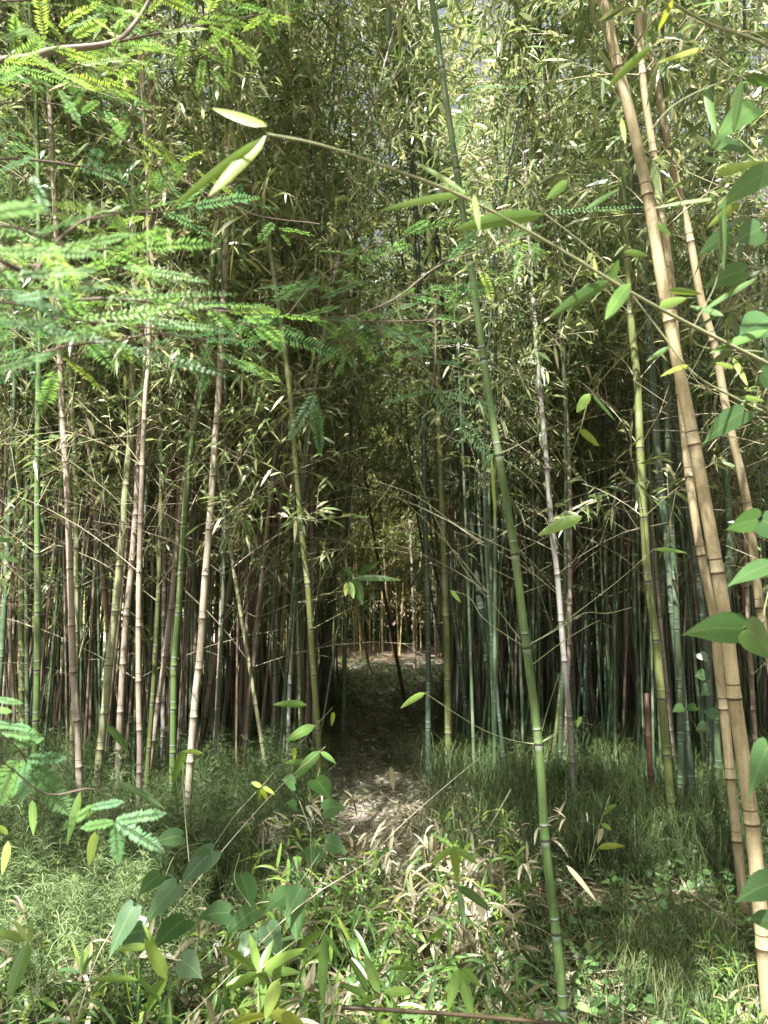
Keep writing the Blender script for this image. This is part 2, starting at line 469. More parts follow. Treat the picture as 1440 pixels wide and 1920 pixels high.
def crown(rg, cv, nodes, z0, dens=1.0, blen=0.85, leaf=(0.085, 0.0075), bare=1.5, lowden=0.5, near=False):
    """branches and leaves of one culm; returns (branch builder, leaf builder)"""
    br, lf = MB(), MB()
    for s in nodes:
        P = cv.at(s); z = P[2]
        if z < z0 - bare or z < 0.9: continue
        dl = dens * ((1.8 if z > 5.3 else .45) if near else 1)  # near crowns thickened above the view for shade below
        leafy = z >= z0 - 0.2 or rg.random() < 0.12
        if not leafy and rg.random() > lowden: continue
        top = max(0.25, 1 - (s / cv.L) ** 4)
        nb = 2 if not leafy else 2 + int(rg.random() < .6 * dens)
        for _ in range(nb):
            az = rg.uniform(0, 2 * math.pi); el = math.radians(rg.uniform(18, 60))
            d = np.array([math.cos(az) * math.cos(el), math.sin(az) * math.cos(el), math.sin(el)])
            L = blen * rg.uniform(0.6, 1.25) * top * (0.9 if leafy else 1.15)
            t = np.linspace(0, 1, 5)[:, None]
            B = P + d * t * L + np.array([0, 0, -1]) * 0.22 * L * t ** 2
            rr = np.linspace(.0032, .0014, 5)
            rv = rg.uniform(0, 1)
            segs(br, B[:-1], B[1:], rr[:-1], rr[1:], rv)
            nt_ = int((9 if leafy else 4) * (dl if leafy else 1) * (L / blen) + rg.random())
            if nt_ <= 0: continue
            u = np.clip(rg.uniform(.15, 1.0, nt_), 0, 1)
            TP = np.stack([np.interp(u, t[:, 0], B[:, i]) for i in range(3)], -1)
            td = norm(d * rg.uniform(.2, .9, (nt_, 1)) + rg.normal(0, .55, (nt_, 3)) + [0, 0, .08])
            tl = rg.uniform(.12, .34, nt_)
            TE = TP + td * tl[:, None]
            segs(br, TP, TE, .0014, .0009, rv)
            if not leafy: continue
            k = 6
            f = np.tile(np.linspace(.25, 1., k), nt_)
            LP = np.repeat(TP, k, 0) + np.repeat(td * tl[:, None], k, 0) * f[:, None]
            LD = norm(np.repeat(td, k, 0) * .8 + rg.normal(0, .55, (nt_ * k, 3)) + [0, 0, -.25])
            keep = rg.random(nt_ * k) < .85
            LP, LD = LP[keep], LD[keep]; n = len(LP)
            sc_ = rg.uniform(.65, 1.35, n)
            rn = np.clip(rg.beta(2, 2.6, n) + (rg.random(n) < .05) * .5, 0, 1)
            leaves(lf, LP, LD, leaf[0] * sc_, leaf[1] * sc_ * rg.uniform(.8, 1.2, n), rn, rg.uniform(.1, .55, n), roll=rg.normal(0, 1., n))
    return br, lf

def node_list(rg, L, i0=.26, i1=.36):
    n, s = [], .12
    while s < L - .1:
        n.append(s); s += min(i1, .16 + .03 * len(n)) * rg.uniform(.9, 1.12) if len(n) < 6 else rg.uniform(i0, i1)
    return n

CULMS = 0
WK = 0.88
def hero(px, w0, w1, kind, label, nodes_px=None, z0=2.6, H=8.0, sides=12, contact=None, dens=1.4, arch=None, spacing=None, branches=None, Y=None, lowden=.5, foliage=True, blen=.8):
    """a culm read off the photograph: px from bottom to top; stands where its foot meets the soil"""
    global CULMS
    CULMS += 1
    rg = np.random.default_rng(1000 + CULMS)
    b = contact or px[0]
    Y0 = Y or ground_y(b[1])
    pts = []
    if contact is not None: px = [contact] + list(px)
    for (x, y) in px:
        p = W(x, y, Y0); pts.append(p)
    if pts[0][2] > 0.0:
        d = pts[0] - pts[1]; pts.insert(0, pts[0] + d * (pts[0][2] + .05) / max(1e-3, -d[2]))
    pts[0][2] = min(pts[0][2], -0.03)
    # carry on above the picture, arching over
    top = pts[-1]; d = norm(pts[-1] - pts[-2])
    if H > top[2]:
        m = H - top[2]
        ar = np.array(arch if arch is not None else (rg.normal(0, .25), 0, 0), float)
        ar[1] = -rg.uniform(.9, 3.2)   # tops bowed forward above the view to add shade in front
        for q in (.33, .66, 1.0):
            pts.append(top + d / d[2] * m * q * np.array([.8, .8, 1]) + ar * q ** 2 * np.array([1, 1, 0]) * m * .25)
    base = pts[0].copy()
    P = spline(np.array(pts) - base, 90)
    cv = Curve(P)
    dist = math.hypot(Y0, .1)
    pxm = Y0 / CP / F
    if nodes_px:
        nodes = []
        for y in nodes_px:
            # height of that pixel row at this distance
            z = W(720, y, Y0)[2] - base[2]
            if z > 0.02: nodes.append(cv.s_at_z(z))
        nodes.sort()
        sp = spacing or (nodes[-1] - nodes[0]) / max(1, len(nodes) - 1)
        while nodes[0] - sp > 0.05: nodes.insert(0, nodes[0] - sp)
        while nodes[-1] + sp < cv.L - .1: nodes.append(nodes[-1] + sp * rg.uniform(.9, 1.05))
    else:
        nodes = node_list(rg, cv.L)
    t = thing('bamboo_culm', label, 'bamboo', base)
    r0_, r1_ = w0 * WK * pxm / 2, w1 * WK * pxm / 2
    mid = (min(cv.L * .95, cv.s_at_z(top[2] - base[2])), r1_) if H > top[2] + 1 else None
    st = stalk(cv, r0_, r1_ * (.45 if mid else 1), nodes, sides, mid=mid).build('stalk', K[kind], t)
    if foliage:
        br, lf = crown(rg, cv, nodes, z0, dens, blen=blen, lowden=lowden, near=True, leaf=(.115, .0095))
        if br.n: br.build('branches', M['twig'], t)
        if lf.n: lf.build('foliage', M['leaf'], t)
    return t, cv, nodes, Y0, base

# ------------------------------------------------------------------ the culms one can point to
def twig_line(mb, pts, r0=.0022, r1=.0010, rnd=.5, n=14, sides=4):
    P = spline(np.array(pts), n); tube(mb, P, np.linspace(r0, r1, len(P)), sides, rnd=rnd)
def px_leaf(mb, base, tip, wpx, Y, dY=0.0, rnd=None, bend=.15, T=HI, sidez=None):
    """one leaf read off the photograph: foot, tip and width in pixels at a distance"""
    A = W(base[0], base[1], Y); B = W(tip[0], tip[1], Y + dY)
    d = B - A; L = np.linalg.norm(d); pxm = Y / F
    tilt = rng.normal(0, .35)
    S = norm(np.cross(d, [0, 1., 0]))
    S = norm(S * math.cos(tilt) + np.array([0, 1., 0]) * math.sin(tilt))
    up = np.array([0, 0, bend * L])
    leaves(mb, A, d + up, L, wpx * pxm / 2 / max(.6, math.cos(tilt)), rng.uniform(.3, .8) if rnd is None else rnd, bend, side=S, T=T)

# the tall bright green culm in front
t, cv, nd, Y0, b0 = hero([(1061, 1945), (1056, 1890), (1043, 1750), (1022, 1575), (1010, 1395), (987, 1215), (965, 1038), (935, 855), (907, 675), (881, 490), (856, 318), (828, 130), (808, -10)],
    20, 13.5, 'green', 'tall bright green bamboo culm in front, leaning left with bare side twigs',
    nodes_px=[1890, 1750, 1575, 1395, 1215, 1040, 855, 675, 490, 318, 130], contact=(1063, 1965), z0=4.15, dens=1.8, lowden=0, arch=(-1.0, -.3, 0))
mb, lf = MB(), MB()
def tw(pts, Y=None, r0=.0022, r1=.0009, o=None, rnd=None):
    Y = Y or Y0; o = b0 if o is None else o
    twig_line(mb, [W(x, y, Y + .06 * i) - o for i, (x, y) in enumerate(pts)], r0, r1, rng.uniform(.3, .9) if rnd is None else rnd)
def plf(a, b, w, Y=None, **k):
    o = k.pop('o', b0); tmp = MB(); px_leaf(tmp, a, b, w, Y or Y0, **k)
    for v, q, at in zip(tmp.v, tmp.q, tmp.a): lf.add(v - o, quads=q, a=at)
tw([(1008, 1396), (960, 1388), (905, 1368), (850, 1335), (797, 1299)]); plf((797, 1299), (754, 1327), 12, rnd=.8)
tw([(1012, 1394), (1045, 1372), (1092, 1345)]); tw([(1016, 1392), (1060, 1368), (1085, 1355), (1112, 1360)]); plf((1090, 1343), (1083, 1362), 8)
tw([(1010, 1394), (1030, 1320), (1050, 1262)], rnd=.2)
tw([(985, 1213), (955, 1195), (905, 1158), (880, 1120), (843, 1106)], rnd=.8); tw([(975, 1198), (930, 1140), (880, 1080), (830, 1000), (792, 915), (760, 830)]); plf((845, 1106), (862, 1128), 8)
tw([(990, 1212), (1040, 1180), (1100, 1135), (1170, 1080), (1225, 1030)]); plf((1225, 1030), (1288, 1037), 8, rnd=.6)
tw([(990, 1210), (1045, 1180), (1095, 1150), (1140, 1150), (1185, 1139)], rnd=.9); tw([(1000, 1245), (1060, 1200), (1120, 1165), (1128, 1168), (1150, 1178)])
tw([(963, 1036), (910, 1010), (850, 980), (780, 930), (700, 900)], rnd=.8); tw([(967, 1036), (1000, 1020), (1090, 970)]); plf((1092, 968), (1012, 1004), 23, rnd=.75)
tw([(990, 1100), (960, 1085), (930, 1070), (897, 1057)]); tw([(966, 1040), (1000, 1080), (1035, 1180)], r0=.0015)
tw([(935, 852), (985, 828), (1035, 800)]); tw([(937, 857), (990, 895), (1030, 945)], rnd=.9); plf((925, 850), (907, 878), 7, rnd=.3); plf((921, 856), (928, 975), 5, rnd=.95)
tw([(905, 672), (870, 640), (842, 622)], rnd=.1); tw([(908, 672), (922, 620), (935, 575)], rnd=.1)
tw([(857, 316), (885, 240), (890, 180)], rnd=.1); tw([(853, 316), (820, 290), (760, 240), (700, 175)], rnd=.1); tw([(856, 318), (930, 290), (1000, 262)], rnd=.2)
tw([(828, 130), (790, 150), (740, 152)], rnd=.1, r0=.003); tw([(830, 130), (880, 145), (940, 140)], rnd=.1)
tw([(1020, 1575), (1015, 1590)], rnd=.7)
mb.build('side_twigs', M['twig_green'], t); lf.build('side_leaves', M['leaf_near'], t)

hero([(1442, 1900), (1432, 1778), (1410, 1545), (1390, 1400), (1377, 1310), (1365, 1200), (1345, 1070), (1302, 835), (1262, 640), (1240, 520), (1215, 370), (1185, 230), (1150, 90), (1128, -10)],
    31, 23, 'tan', 'thick tan bamboo culm at the right edge in front, straw coloured and speckled',
    nodes_px=[1778, 1545, 1310, 1075, 835, 605, 368, 130], contact=(1447, 1990), z0=4.1, dens=1.8, lowden=0, arch=(-1.8, -.3, 0))
hero([(1397, 1720), (1382, 1577), (1370, 1460), (1357, 1330), (1345, 1240), (1340, 1165), (1315, 1042), (1292, 895), (1275, 725), (1255, 500), (1242, 415), (1225, 285), (1207, 165), (1192, -10)],
    20, 15, 'tan', 'thinner tan bamboo culm just behind and left of the thick straw coloured one',
    nodes_px=[1577, 1460, 1330, 1185, 1042, 895, 740, 580, 287, 430, 140], contact=(1400, 1765), z0=4.2, dens=1.8, lowden=0.1, arch=(-1.5, -.1, 0))
hero([(1466, 1400), (1445, 1240), (1425, 1140), (1400, 940), (1365, 785), (1340, 650), (1315, 565), (1295, 455), (1280, 385), (1255, 280), (1225, 115), (1200, -10)],
    20, 15, 'tan', 'brownish tan bamboo culm slanting to the right edge behind the two straw coloured ones',
    nodes_px=[1140, 960, 785, 640, 455, 282, 115], contact=(1500, 1700), z0=4.2, lowden=.2, arch=(-.3, 0, 0))
hero([(602, 1560), (599, 1456), (596, 1369), (588, 1266), (577, 1100), (565, 995), (556, 890), (547, 775), (533, 650), (520, 560), (505, 460), (485, 370), (465, 250), (440, 115), (422, -10)],
    13, 9, 'olive', 'slender olive green bamboo culm alone left of the path mouth',
    nodes_px=[1500, 1369, 1266, 1180, 1095, 995, 890, 775, 645, 520, 370, 240, 110], contact=(604, 1600), z0=3.6, lowden=.3, arch=(-.5, 0, 0))
hero([(1264, 1590), (1258, 1505), (1250, 1415), (1240, 1310), (1230, 1200), (1215, 1090), (1207, 970), (1200, 840), (1195, 715), (1183, 600), (1172, 420), (1160, 200), (1150, -10)],
    18, 14, 'olive', 'olive green bamboo culm with even rings, its foot in grass right of centre',
    nodes_px=[1505, 1415, 1310, 1200, 1090, 970, 840, 715, 590], contact=(1266, 1615), z0=3.2, arch=(-.3, .2, 0))
hero([(1078, 1490), (1073, 1430), (1068, 1345), (1058, 1240), (1045, 1080), (1035, 1000), (1026, 880), (1018, 790), (1008, 680), (1000, 560), (990, 400)],
    13, 10, 'grey', 'thin pale grey bamboo culm right of the tall bright green one',
    nodes_px=[1430, 1345, 1240, 1165, 1078, 980, 880, 775], contact=(1080, 1540), z0=3.0, arch=(-.3, .2, 0))
R_ = [
 ('blue green', 12, [(805, 1478), (803, 1425), (803, 1294), (802, 1144), (797, 967), (795, 875), (792, 650), (775, 330), (760, 0)], [1365, 1294, 1218, 1144, 1055, 967, 875, 780], 'bluish green bamboo culm standing upright at the right edge of the path'),
 ('olive', 15, [(842, 1478), (839, 1275), (836, 1156), (830, 984), (827, 910), (822, 800), (815, 600), (790, 250), (775, 60)], [1375, 1275, 1156, 1075, 984, 910, 800], 'mid green bamboo culm second to the right from the path edge'),
 ('blue green', 11, [(884, 1450), (881, 1406), (872, 1319), (864, 1244), (852, 1162), (840, 1060), (820, 850), (805, 600)], [1393, 1319, 1244, 1162, 1070], 'thin bluish green bamboo culm between the mid green and sturdy powdered ones'),
 ('blue green', 17, [(932, 1440), (924, 1335), (915, 1240), (901, 1142), (887, 1035), (875, 925), (865, 815), (847, 675), (837, 600), (820, 465), (800, 200)], [1335, 1240, 1142, 1035, 925, 815], 'sturdy dark bluish green bamboo culm with white powdered rings near the path'),
 ('dark green', 14, [(1212, 1320), (1202, 1100), (1190, 1000), (1172, 885), (1155, 770), (1140, 640), (1110, 400)], [1185, 1083, 990, 885, 770], 'dark green bamboo culm leaning left just behind the olive one with even rings'),
 ('dark green', 13, [(1196, 1380), (1190, 1240), (1182, 1100), (1168, 940), (1155, 800), (1150, 700)], [1240, 1150, 1078, 960, 850], 'narrow dark green bamboo culm left of the reddish broken stub'),
 ('blue green', 18, [(1300, 1560), (1295, 1470), (1285, 1370), (1275, 1265), (1262, 1150), (1252, 1020), (1237, 900), (1227, 775), (1215, 600), (1190, 300)], [1470, 1370, 1265, 1150, 1026, 900, 775], 'stout bluish green bamboo culm with pale powder below its rings, right of the olive one'),
 ('blue green', 15, [(1332, 1500), (1325, 1250), (1310, 1100), (1275, 865), (1260, 770), (1245, 700), (1225, 560), (1190, 350)], [1400, 1290, 1165, 1090, 965, 865, 770], 'bluish green bamboo culm bending left behind the thick straw coloured pair'),
 ('dark green', 15, [(1277, 1580), (1276, 1400), (1272, 1280), (1266, 1100), (1255, 900)], [1470, 1390, 1290, 1180], 'shaded green bamboo culm close against the stout bluish one'),
 ('dark green', 15, [(1350, 1520), (1347, 1430), (1345, 1350), (1368, 1050), (1365, 950), (1355, 815), (1345, 650), (1330, 400)], [1440, 1350, 1230, 1058, 952, 835], 'green bamboo culm seen between the straw coloured pair and the right edge'),
 ('dark green', 15, [(1425, 1350), (1418, 1100), (1402, 895), (1395, 785), (1385, 650), (1360, 400)], [1300, 1200, 1097, 895, 740], 'green bamboo culm with a dark ring at mid height behind the slanting brownish one'),
 ('blue green', 22, [(1478, 1400), (1450, 1100), (1425, 950), (1412, 775), (1395, 640), (1375, 500), (1357, 345), (1342, 185), (1325, 50), (1318, -10)], [1300, 1150, 980, 775, 560, 345, 130], 'thick bluish green bamboo culm by the right edge with a black and white ring'),
 ('dark green', 15, [(1315, 800), (1312, 640), (1308, 400), (1300, 200)], None, 'deep green bamboo culm dim behind the three straw coloured ones'),
]
for kind, w, p, nds, lb in R_:
    ct = None
    if lb.startswith('deep green'): p = [(1335, 1460)] + p
    hero(p, w, w * .8, kind, lb, nodes_px=nds, z0=3.0 + .3 * rng.random(), arch=(rng.normal(0, .3), .2, 0), sides=10, lowden=.3)
L_ = [
 ('olive', 15, [(43, 1480), (41, 1240), (40, 1050), (36, 890), (33, 800), (30, 705), (26, 560)], 'olive green bamboo culm nearest the left edge'),
 ('green', 14, [(64, 1620), (64, 1500), (70, 1240), (70, 1050), (70, 900), (72, 705), (74, 560)], 'green bamboo culm second from the left edge, upright with pale rings'),
 ('dark green', 10, [(52, 1500), (50, 1100), (50, 950), (50, 790), (50, 640)], 'thin dark green bamboo culm between the two nearest the left edge'),
 ('pink brown', 15, [(152, 1590), (149, 1475), (145, 1365), (137, 1255), (135, 1175), (129, 1005), (125, 900), (117, 785), (110, 600), (104, 400)], 'pinkish tan bamboo culm bowed gently, standing forward on the left'),
 ('light olive', 12, [(75, 1400), (82, 1165), (92, 1090), (102, 1025), (110, 990), (117, 950), (140, 780), (155, 640)], 'pale olive bamboo culm crossing behind the pinkish tan one, leaning right'),
 ('brown', 12, [(205, 1500), (205, 1240), (197, 1125), (187, 1025), (172, 895), (165, 795), (157, 700), (150, 560)], 'brown bamboo culm bowed to the left above the horsetail'),
 ('light olive', 17, [(180, 1560), (185, 1440), (197, 1330), (205, 1240), (215, 1155), (227, 1035), (237, 900), (247, 785), (250, 600), (252, 450)], 'broad pale olive bamboo culm leaning right in the left clump'),
 ('pink brown', 14, [(215, 1560), (220, 1480), (225, 1350), (235, 1180), (245, 1080), (255, 950), (260, 850), (272, 685), (280, 500)], 'pinkish brown bamboo culm close beside the broad pale olive one'),
 ('pink brown', 12, [(256, 1620), (258, 1590), (262, 1410), (260, 1315), (260, 1120), (265, 925), (272, 750), (280, 600)], 'thin pink brown bamboo culm upright in the middle of the left clump'),
 ('pink brown', 12, [(268, 1530), (277, 1465), (295, 1330), (310, 1225), (322, 1125), (330, 1035), (345, 900), (380, 650)], 'pinkish bamboo culm slanting right behind the green leaning one'),
 ('green', 14, [(320, 1580), (322, 1550), (325, 1350), (327, 1240), (335, 1140), (342, 1025), (350, 920), (360, 825), (385, 690), (400, 500)], 'green bamboo culm leaning right beside the pale grey tan one'),
 ('grey tan', 16, [(349, 1590), (350, 1560), (355, 1460), (360, 1390), (367, 1300), (375, 1230), (382, 1120), (390, 1020), (397, 925), (402, 840), (410, 740), (415, 630), (425, 400)], 'pale grey tan bamboo culm leaning right, last large one of the left clump'),
 ('brown', 12, [(365, 1470), (380, 1365), (410, 1200), (430, 1100), (450, 975), (475, 840), (495, 700), (520, 560)], 'dim brown bamboo culm leaning strongly right behind the pale grey tan one'),
 ('brown', 10, [(170, 1450), (172, 1200), (180, 1000), (186, 800), (188, 700)], 'thin brown bamboo culm upright in the gap left of the broad pale olive one'),
 ('olive', 9, [(500, 1400), (515, 1240), (530, 1100), (540, 900)], 'thin olive bamboo culm left of the lone slender one'),
 ('light olive', 8, [(566, 1480), (564, 1400), (560, 1250), (555, 1100)], 'very thin pale green bamboo culm at the foot of the lone slender olive one'),
 ('brown', 12, [(455, 1440), (462, 1300), (470, 1150), (485, 1000)], 'short looking brown bamboo culm in shade between the left clump and the path'),
 ('dark green', 10, [(642, 1420), (645, 1300), (648, 1150), (655, 900), (665, 600)], 'dark thin bamboo culm on the left edge of the path'),
 ('dark green', 9, [(612, 1370), (618, 1180), (625, 950), (632, 800)], 'almost black thin bamboo culm just right of the lone slender olive one'),
]
for kind, w, p, lb in L_:
    hero(p, w, w * .8, kind, lb, z0=2.9 + .3 * rng.random(), arch=(rng.normal(.1, .3), .2, 0), sides=10, H=rng.uniform(7, 8.5), lowden=.45, dens=1.4)
# reddish broken stub and the brown culm behind the path's end
hero([(1226, 1500), (1220, 1455), (1216, 1380), (1212, 1300)], 13, 10, 'red', 'short reddish brown broken bamboo stub standing in the grass on the right', H=0, nodes_px=[1455, 1380], contact=(1228, 1560), foliage=False)
hero([(762, 1330), (745, 1240), (728, 1150), (710, 1060)], 8, 6, 'red', 'thin reddish bamboo culm leaning left across the end of the path', H=4.5, z0=3.4, lowden=.2)
hero([(695, 1262), (680, 1190), (665, 1110)], 7, 6, 'golden', 'golden bamboo culm painted as sunlit, leaning left at the end of the path', H=5, z0=3.2, lowden=.2)
hero([(778, 1250), (776, 1150), (772, 1060)], 7, 6, 'grey tan', 'pale upright bamboo culm at the end of the path', H=6, z0=3.2, lowden=.2)

# ------------------------------------------------------------------ the thicket: prototypes, then copies
PROTO = []
for i in range(12):
    rg = np.random.default_rng(50 + i)
    H = rg.uniform(6.0, 8.5)
    a = rg.uniform(0, 2 * math.pi); lean = rg.uniform(.2, 1.1); bow = rg.normal(0, .12, 2)
    z = np.linspace(0, H, 40); u = z / H
    P = np.stack([math.cos(a) * lean * u ** 2.2 + bow[0] * np.sin(u * math.pi * 1.3), math.sin(a) * lean * u ** 2.2 + bow[1] * np.sin(u * math.pi * 1.3), z - .05], 1)
    cv = Curve(P)
    nodes = node_list(rg, cv.L, .26, .36)
    r = rg.uniform(.013, .022)
    sm = stalk(cv, r, r * .35, nodes, 8).mesh('stalk')
    sm.materials.append(K['olive'])
    br, lf = crown(rg, cv, nodes, rg.uniform(2.1, 2.9), dens=1.7, blen=1.0, leaf=(.092, .0078), lowden=.85)
    PROTO.append((sm, br.mesh('branches', M['twig']), lf.mesh('foliage', M['leaf'])))

SIDE_TXT = {
 'left': 'in the thicket left of the path', 'right': 'in the dense dark thicket right of the path',
 'far': 'in the thicket painted sunlit beyond the end of the path', 'edge': 'added out of view beside the grove to shade it'}
def detail(x, y, tx, ty, zone):
    side = x / y
    if zone == 'left': a = 'near the path' if side > -.16 else ('middle part' if side > -.36 else 'towards the edge')
    elif zone == 'right': a = 'near the path' if side < .2 else ('middle part' if side < .38 else 'towards the edge')
    elif zone == 'far': a = 'left of centre' if side < -.03 else ('straight ahead' if side < .07 else 'right of centre')
    else: a = 'added unseen for shade'
    b = 'front row' if y < 6.6 else ('second row' if y < 8.3 else ('middle rows' if y < 10.5 else 'back rows'))
    if zone == 'far': b = 'first row' if y < 16.5 else 'last rows'
    l = 'leaning left' if tx < -.02 else ('leaning right' if tx > .02 else 'upright')
    return l, a, b
KIND_TXT = {'green': 'green', 'dark green': 'dark green', 'olive': 'olive green', 'brown': 'brown', 'pink brown': 'pinkish brown', 'grey': 'weathered grey', 'golden': 'sunlit-painted golden',
            'light olive': 'pale olive', 'grey tan': 'pale grey tan', 'blue green': 'bluish green', 'tan': 'tan', 'red': 'reddish brown'}
def place(x, y, kind, zone, pi=None, sc_=None, rz=None, tilt=None, painted_sun=False):
    pi = random.randrange(len(PROTO)) if pi is None else pi
    sm, bm, fm = PROTO[pi]
    s = sc_ or random.uniform(.85, 1.1)
    tx = random.gauss(0, .035)
    l, a, b = detail(x, y, tx, 0, zone)
    t = thing('bamboo_culm', '%s bamboo culm %s, %s, %s thicket, %s' % (KIND_TXT[kind], l, b, zone, a), 'bamboo', (x, y, float(gz(x, y))), group='%s bamboo culms %s' % (KIND_TXT[kind], SIDE_TXT[zone]))
    t.rotation_euler = (random.gauss(0, .035), tx, random.uniform(0, 6.283) if rz is None else rz)
    t.scale = (s * random.uniform(.85, 1.25),) * 2 + (s,)
    dx = x - float(pathx(y))
    if abs(dx) < 1.5 and zone in ('left', 'right'):
        t.rotation_euler[1] = -math.copysign(random.uniform(.04, .13) if y < 8.5 else random.uniform(.08, .26), dx); t.scale[2] *= 1.1
    for nm, me, mt in (('stalk', sm, K[kind]), ('branches', bm, None), ('foliage', fm, M['leaf_sun_painted'] if painted_sun else None)):
        o = bpy.data.objects.new(nm, me); col.objects.link(o); o.parent = t
        if mt: o.material_slots[0].link = 'OBJECT'; o.material_slots[0].material = mt
    return t
taken = []
def free(x, y, d):
    for a, b in taken:
        if (a - x) ** 2 + (b - y) ** 2 < d * d: return False
    taken.append((x, y)); return True
for o in list(col.objects):
    if o.get('category') == 'bamboo': taken.append((o.location.x, o.location.y))
def scatter(n, zone, xr, yr, kinds, d, test=None, painted_sun=False):
    c = tries = 0
    while c < n and tries < n * 60:
        tries += 1
        y = random.uniform(*yr); x = random.uniform(*xr) * y
        if y < 16 and abs(x - float(pathx(y))) < float(pathw(y)) + .12: continue
        if test and not test(x, y): continue
        if not free(x, y, d): continue
        k = random.choices([a for a, _ in kinds], [b for _, b in kinds])[0]
        place(x, y, k, zone, painted_sun=painted_sun); c += 1
scatter(95, 'left', (-.56, 0), (4.9, 11.5), [('olive', 3), ('dark green', 3), ('brown', 3), ('pink brown', 2.2), ('light olive', 1), ('grey', 1)], .17, lambda x, y: x < pathx(y) and y < 9.5 + 6 * (x / y + .5) * 1.4)
scatter(115, 'right', (0.03, .58), (5.6, 14), [('dark green', 4), ('brown', 3), ('pink brown', 1.6), ('olive', 1.5), ('blue green', 1.5), ('grey', 1), ('red', .5)], .17, lambda x, y: x > pathx(y))
scatter(36, 'far', (-.12, .16), (14.8, 20), [('golden', 5), ('grey tan', 2), ('olive', 1), ('light olive', 1)], .2, painted_sun=True)
for (dx, y, k, tl) in ((-.75, 7.2, 'olive', .24), (.8, 7.6, 'dark green', -.27), (-.85, 8.3, 'brown', .26), (.85, 8.9, 'olive', -.22), (-.9, 9.6, 'dark green', .25), (.95, 10.4, 'brown', -.25), (-.95, 11.2, 'olive', .22), (1.0, 12.2, 'light olive', -.2)):
    c_ = place(float(pathx(y)) + dx, y, k, 'left' if dx < 0 else 'right', pi=int(y * 3) % 12)
    c_.rotation_euler[1] = tl
    c_['label'] = '%s bamboo culm bent far over the path, %s side, %s' % (KIND_TXT[k], 'left' if dx < 0 else 'right', 'near the mouth' if y < 8 else ('part way in' if y < 9.3 else ('deeper in' if y < 11 else 'by the far end')))
for (x, y, k) in ((-3.4, 5.0, 'olive'), (-3.6, 6.2, 'brown'), (-2.9, 4.3, 'dark green'), (3.1, 5.2, 'dark green'), (3.3, 4.4, 'olive'), (3.0, 2.4, 'brown'), (1.75, 2.2, 'tan'), (2.0, 2.9, 'dark green'), (2.2, 3.6, 'olive'), (2.45, 2.4, 'blue green'), (2.5, 4.1, 'dark green'), (2.2, 1.5, 'green'), (2.8, 3.2, 'olive')):  # culms added outside the view for the shade of their foliage
    place(x, y, k, 'edge', sc_=1.0)
# beyond the first three hundred: the rest of the grove as masses
rg = np.random.default_rng(5)
FAR = []
for i in range(6):
    H = rg.uniform(7.5, 10.5); z = np.linspace(0, H, 30); u = z / H; a = rg.uniform(0, 6.28); ln = rg.uniform(.2, 1.2)
    cv = Curve(np.stack([math.cos(a) * ln * u ** 2, math.sin(a) * ln * u ** 2, z - .05], 1)); nodes = node_list(rg, cv.L)
    st = MB(); tube(st, cv.at(np.linspace(0, cv.L, 24)), np.linspace(.02, .007, 24), 6)
    b_, l_ = crown(rg, cv, nodes, 2.3, .75, blen=1.1, leaf=(.15, .014), lowden=.2)
    FAR.append([(np.concatenate(m.v), np.concatenate(m.q) if m.q else None, np.concatenate(m.t) if m.t else None, np.concatenate(m.a)) for m in (st, b_, l_)])
def mass(n, xr, yr, kind, leafm, label, seed, near=None, sr=(.85, 1.15)):
    rg = np.random.default_rng(seed); out = [MB(), MB(), MB()]
    for k in range(n):
        y = rg.uniform(*yr); x = rg.uniform(*xr) * y
        if near is not None and abs(x - float(pathx(y))) < near: continue
        an = rg.uniform(0, 6.28); s = rg.uniform(*sr); tl = rg.normal(0, .05, 2)
        R_ = np.array([[math.cos(an), -math.sin(an), tl[0]], [math.sin(an), math.cos(an), tl[1]], [0, 0, 1]]) * s
        rv = rg.random()
        for i, (v, q, t_, a) in enumerate(FAR[k % 6]):
            a = a.copy()
            if i == 0: a[:, 0] = rv; a[:, 1] = .1
            out[i].add(v @ R_.T + [x, y, 0], quads=q, tris=t_, a=a)
    for m_, nm, mt, w in zip(out, ('far_bamboo_stalks', 'far_bamboo_twigs', 'far_bamboo_foliage'), (K[kind], M['twig'], M[leafm]), ('stalks', 'twigs', 'leafy tops')):
        tag(m_.build(nm, mt), 'mass of distant bamboo %s %s' % (w, label), 'bamboo thicket', kind='stuff')
mass(150, (.07, .66), (13.5, 22), 'brown', 'leaf', 'in the dark back of the grove on the right', 61)
mass(110, (-.16, .20), (16.5, 24), 'golden', 'leaf_sun_painted', 'in the painted sunlit gold stand beyond the path', 62)
mass(60, (-.66, -.16), (12, 18), 'olive', 'leaf_sun_painted', 'thin against the bright clearing on the left', 63)
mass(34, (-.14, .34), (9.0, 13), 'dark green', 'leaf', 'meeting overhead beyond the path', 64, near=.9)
mass(26, (-.08, .16), (9.5, 14), 'olive', 'leaf_sun_painted', 'tall, its leaves painted sunlit, over the end of the path', 65, near=.75, sr=(1.25, 1.55))
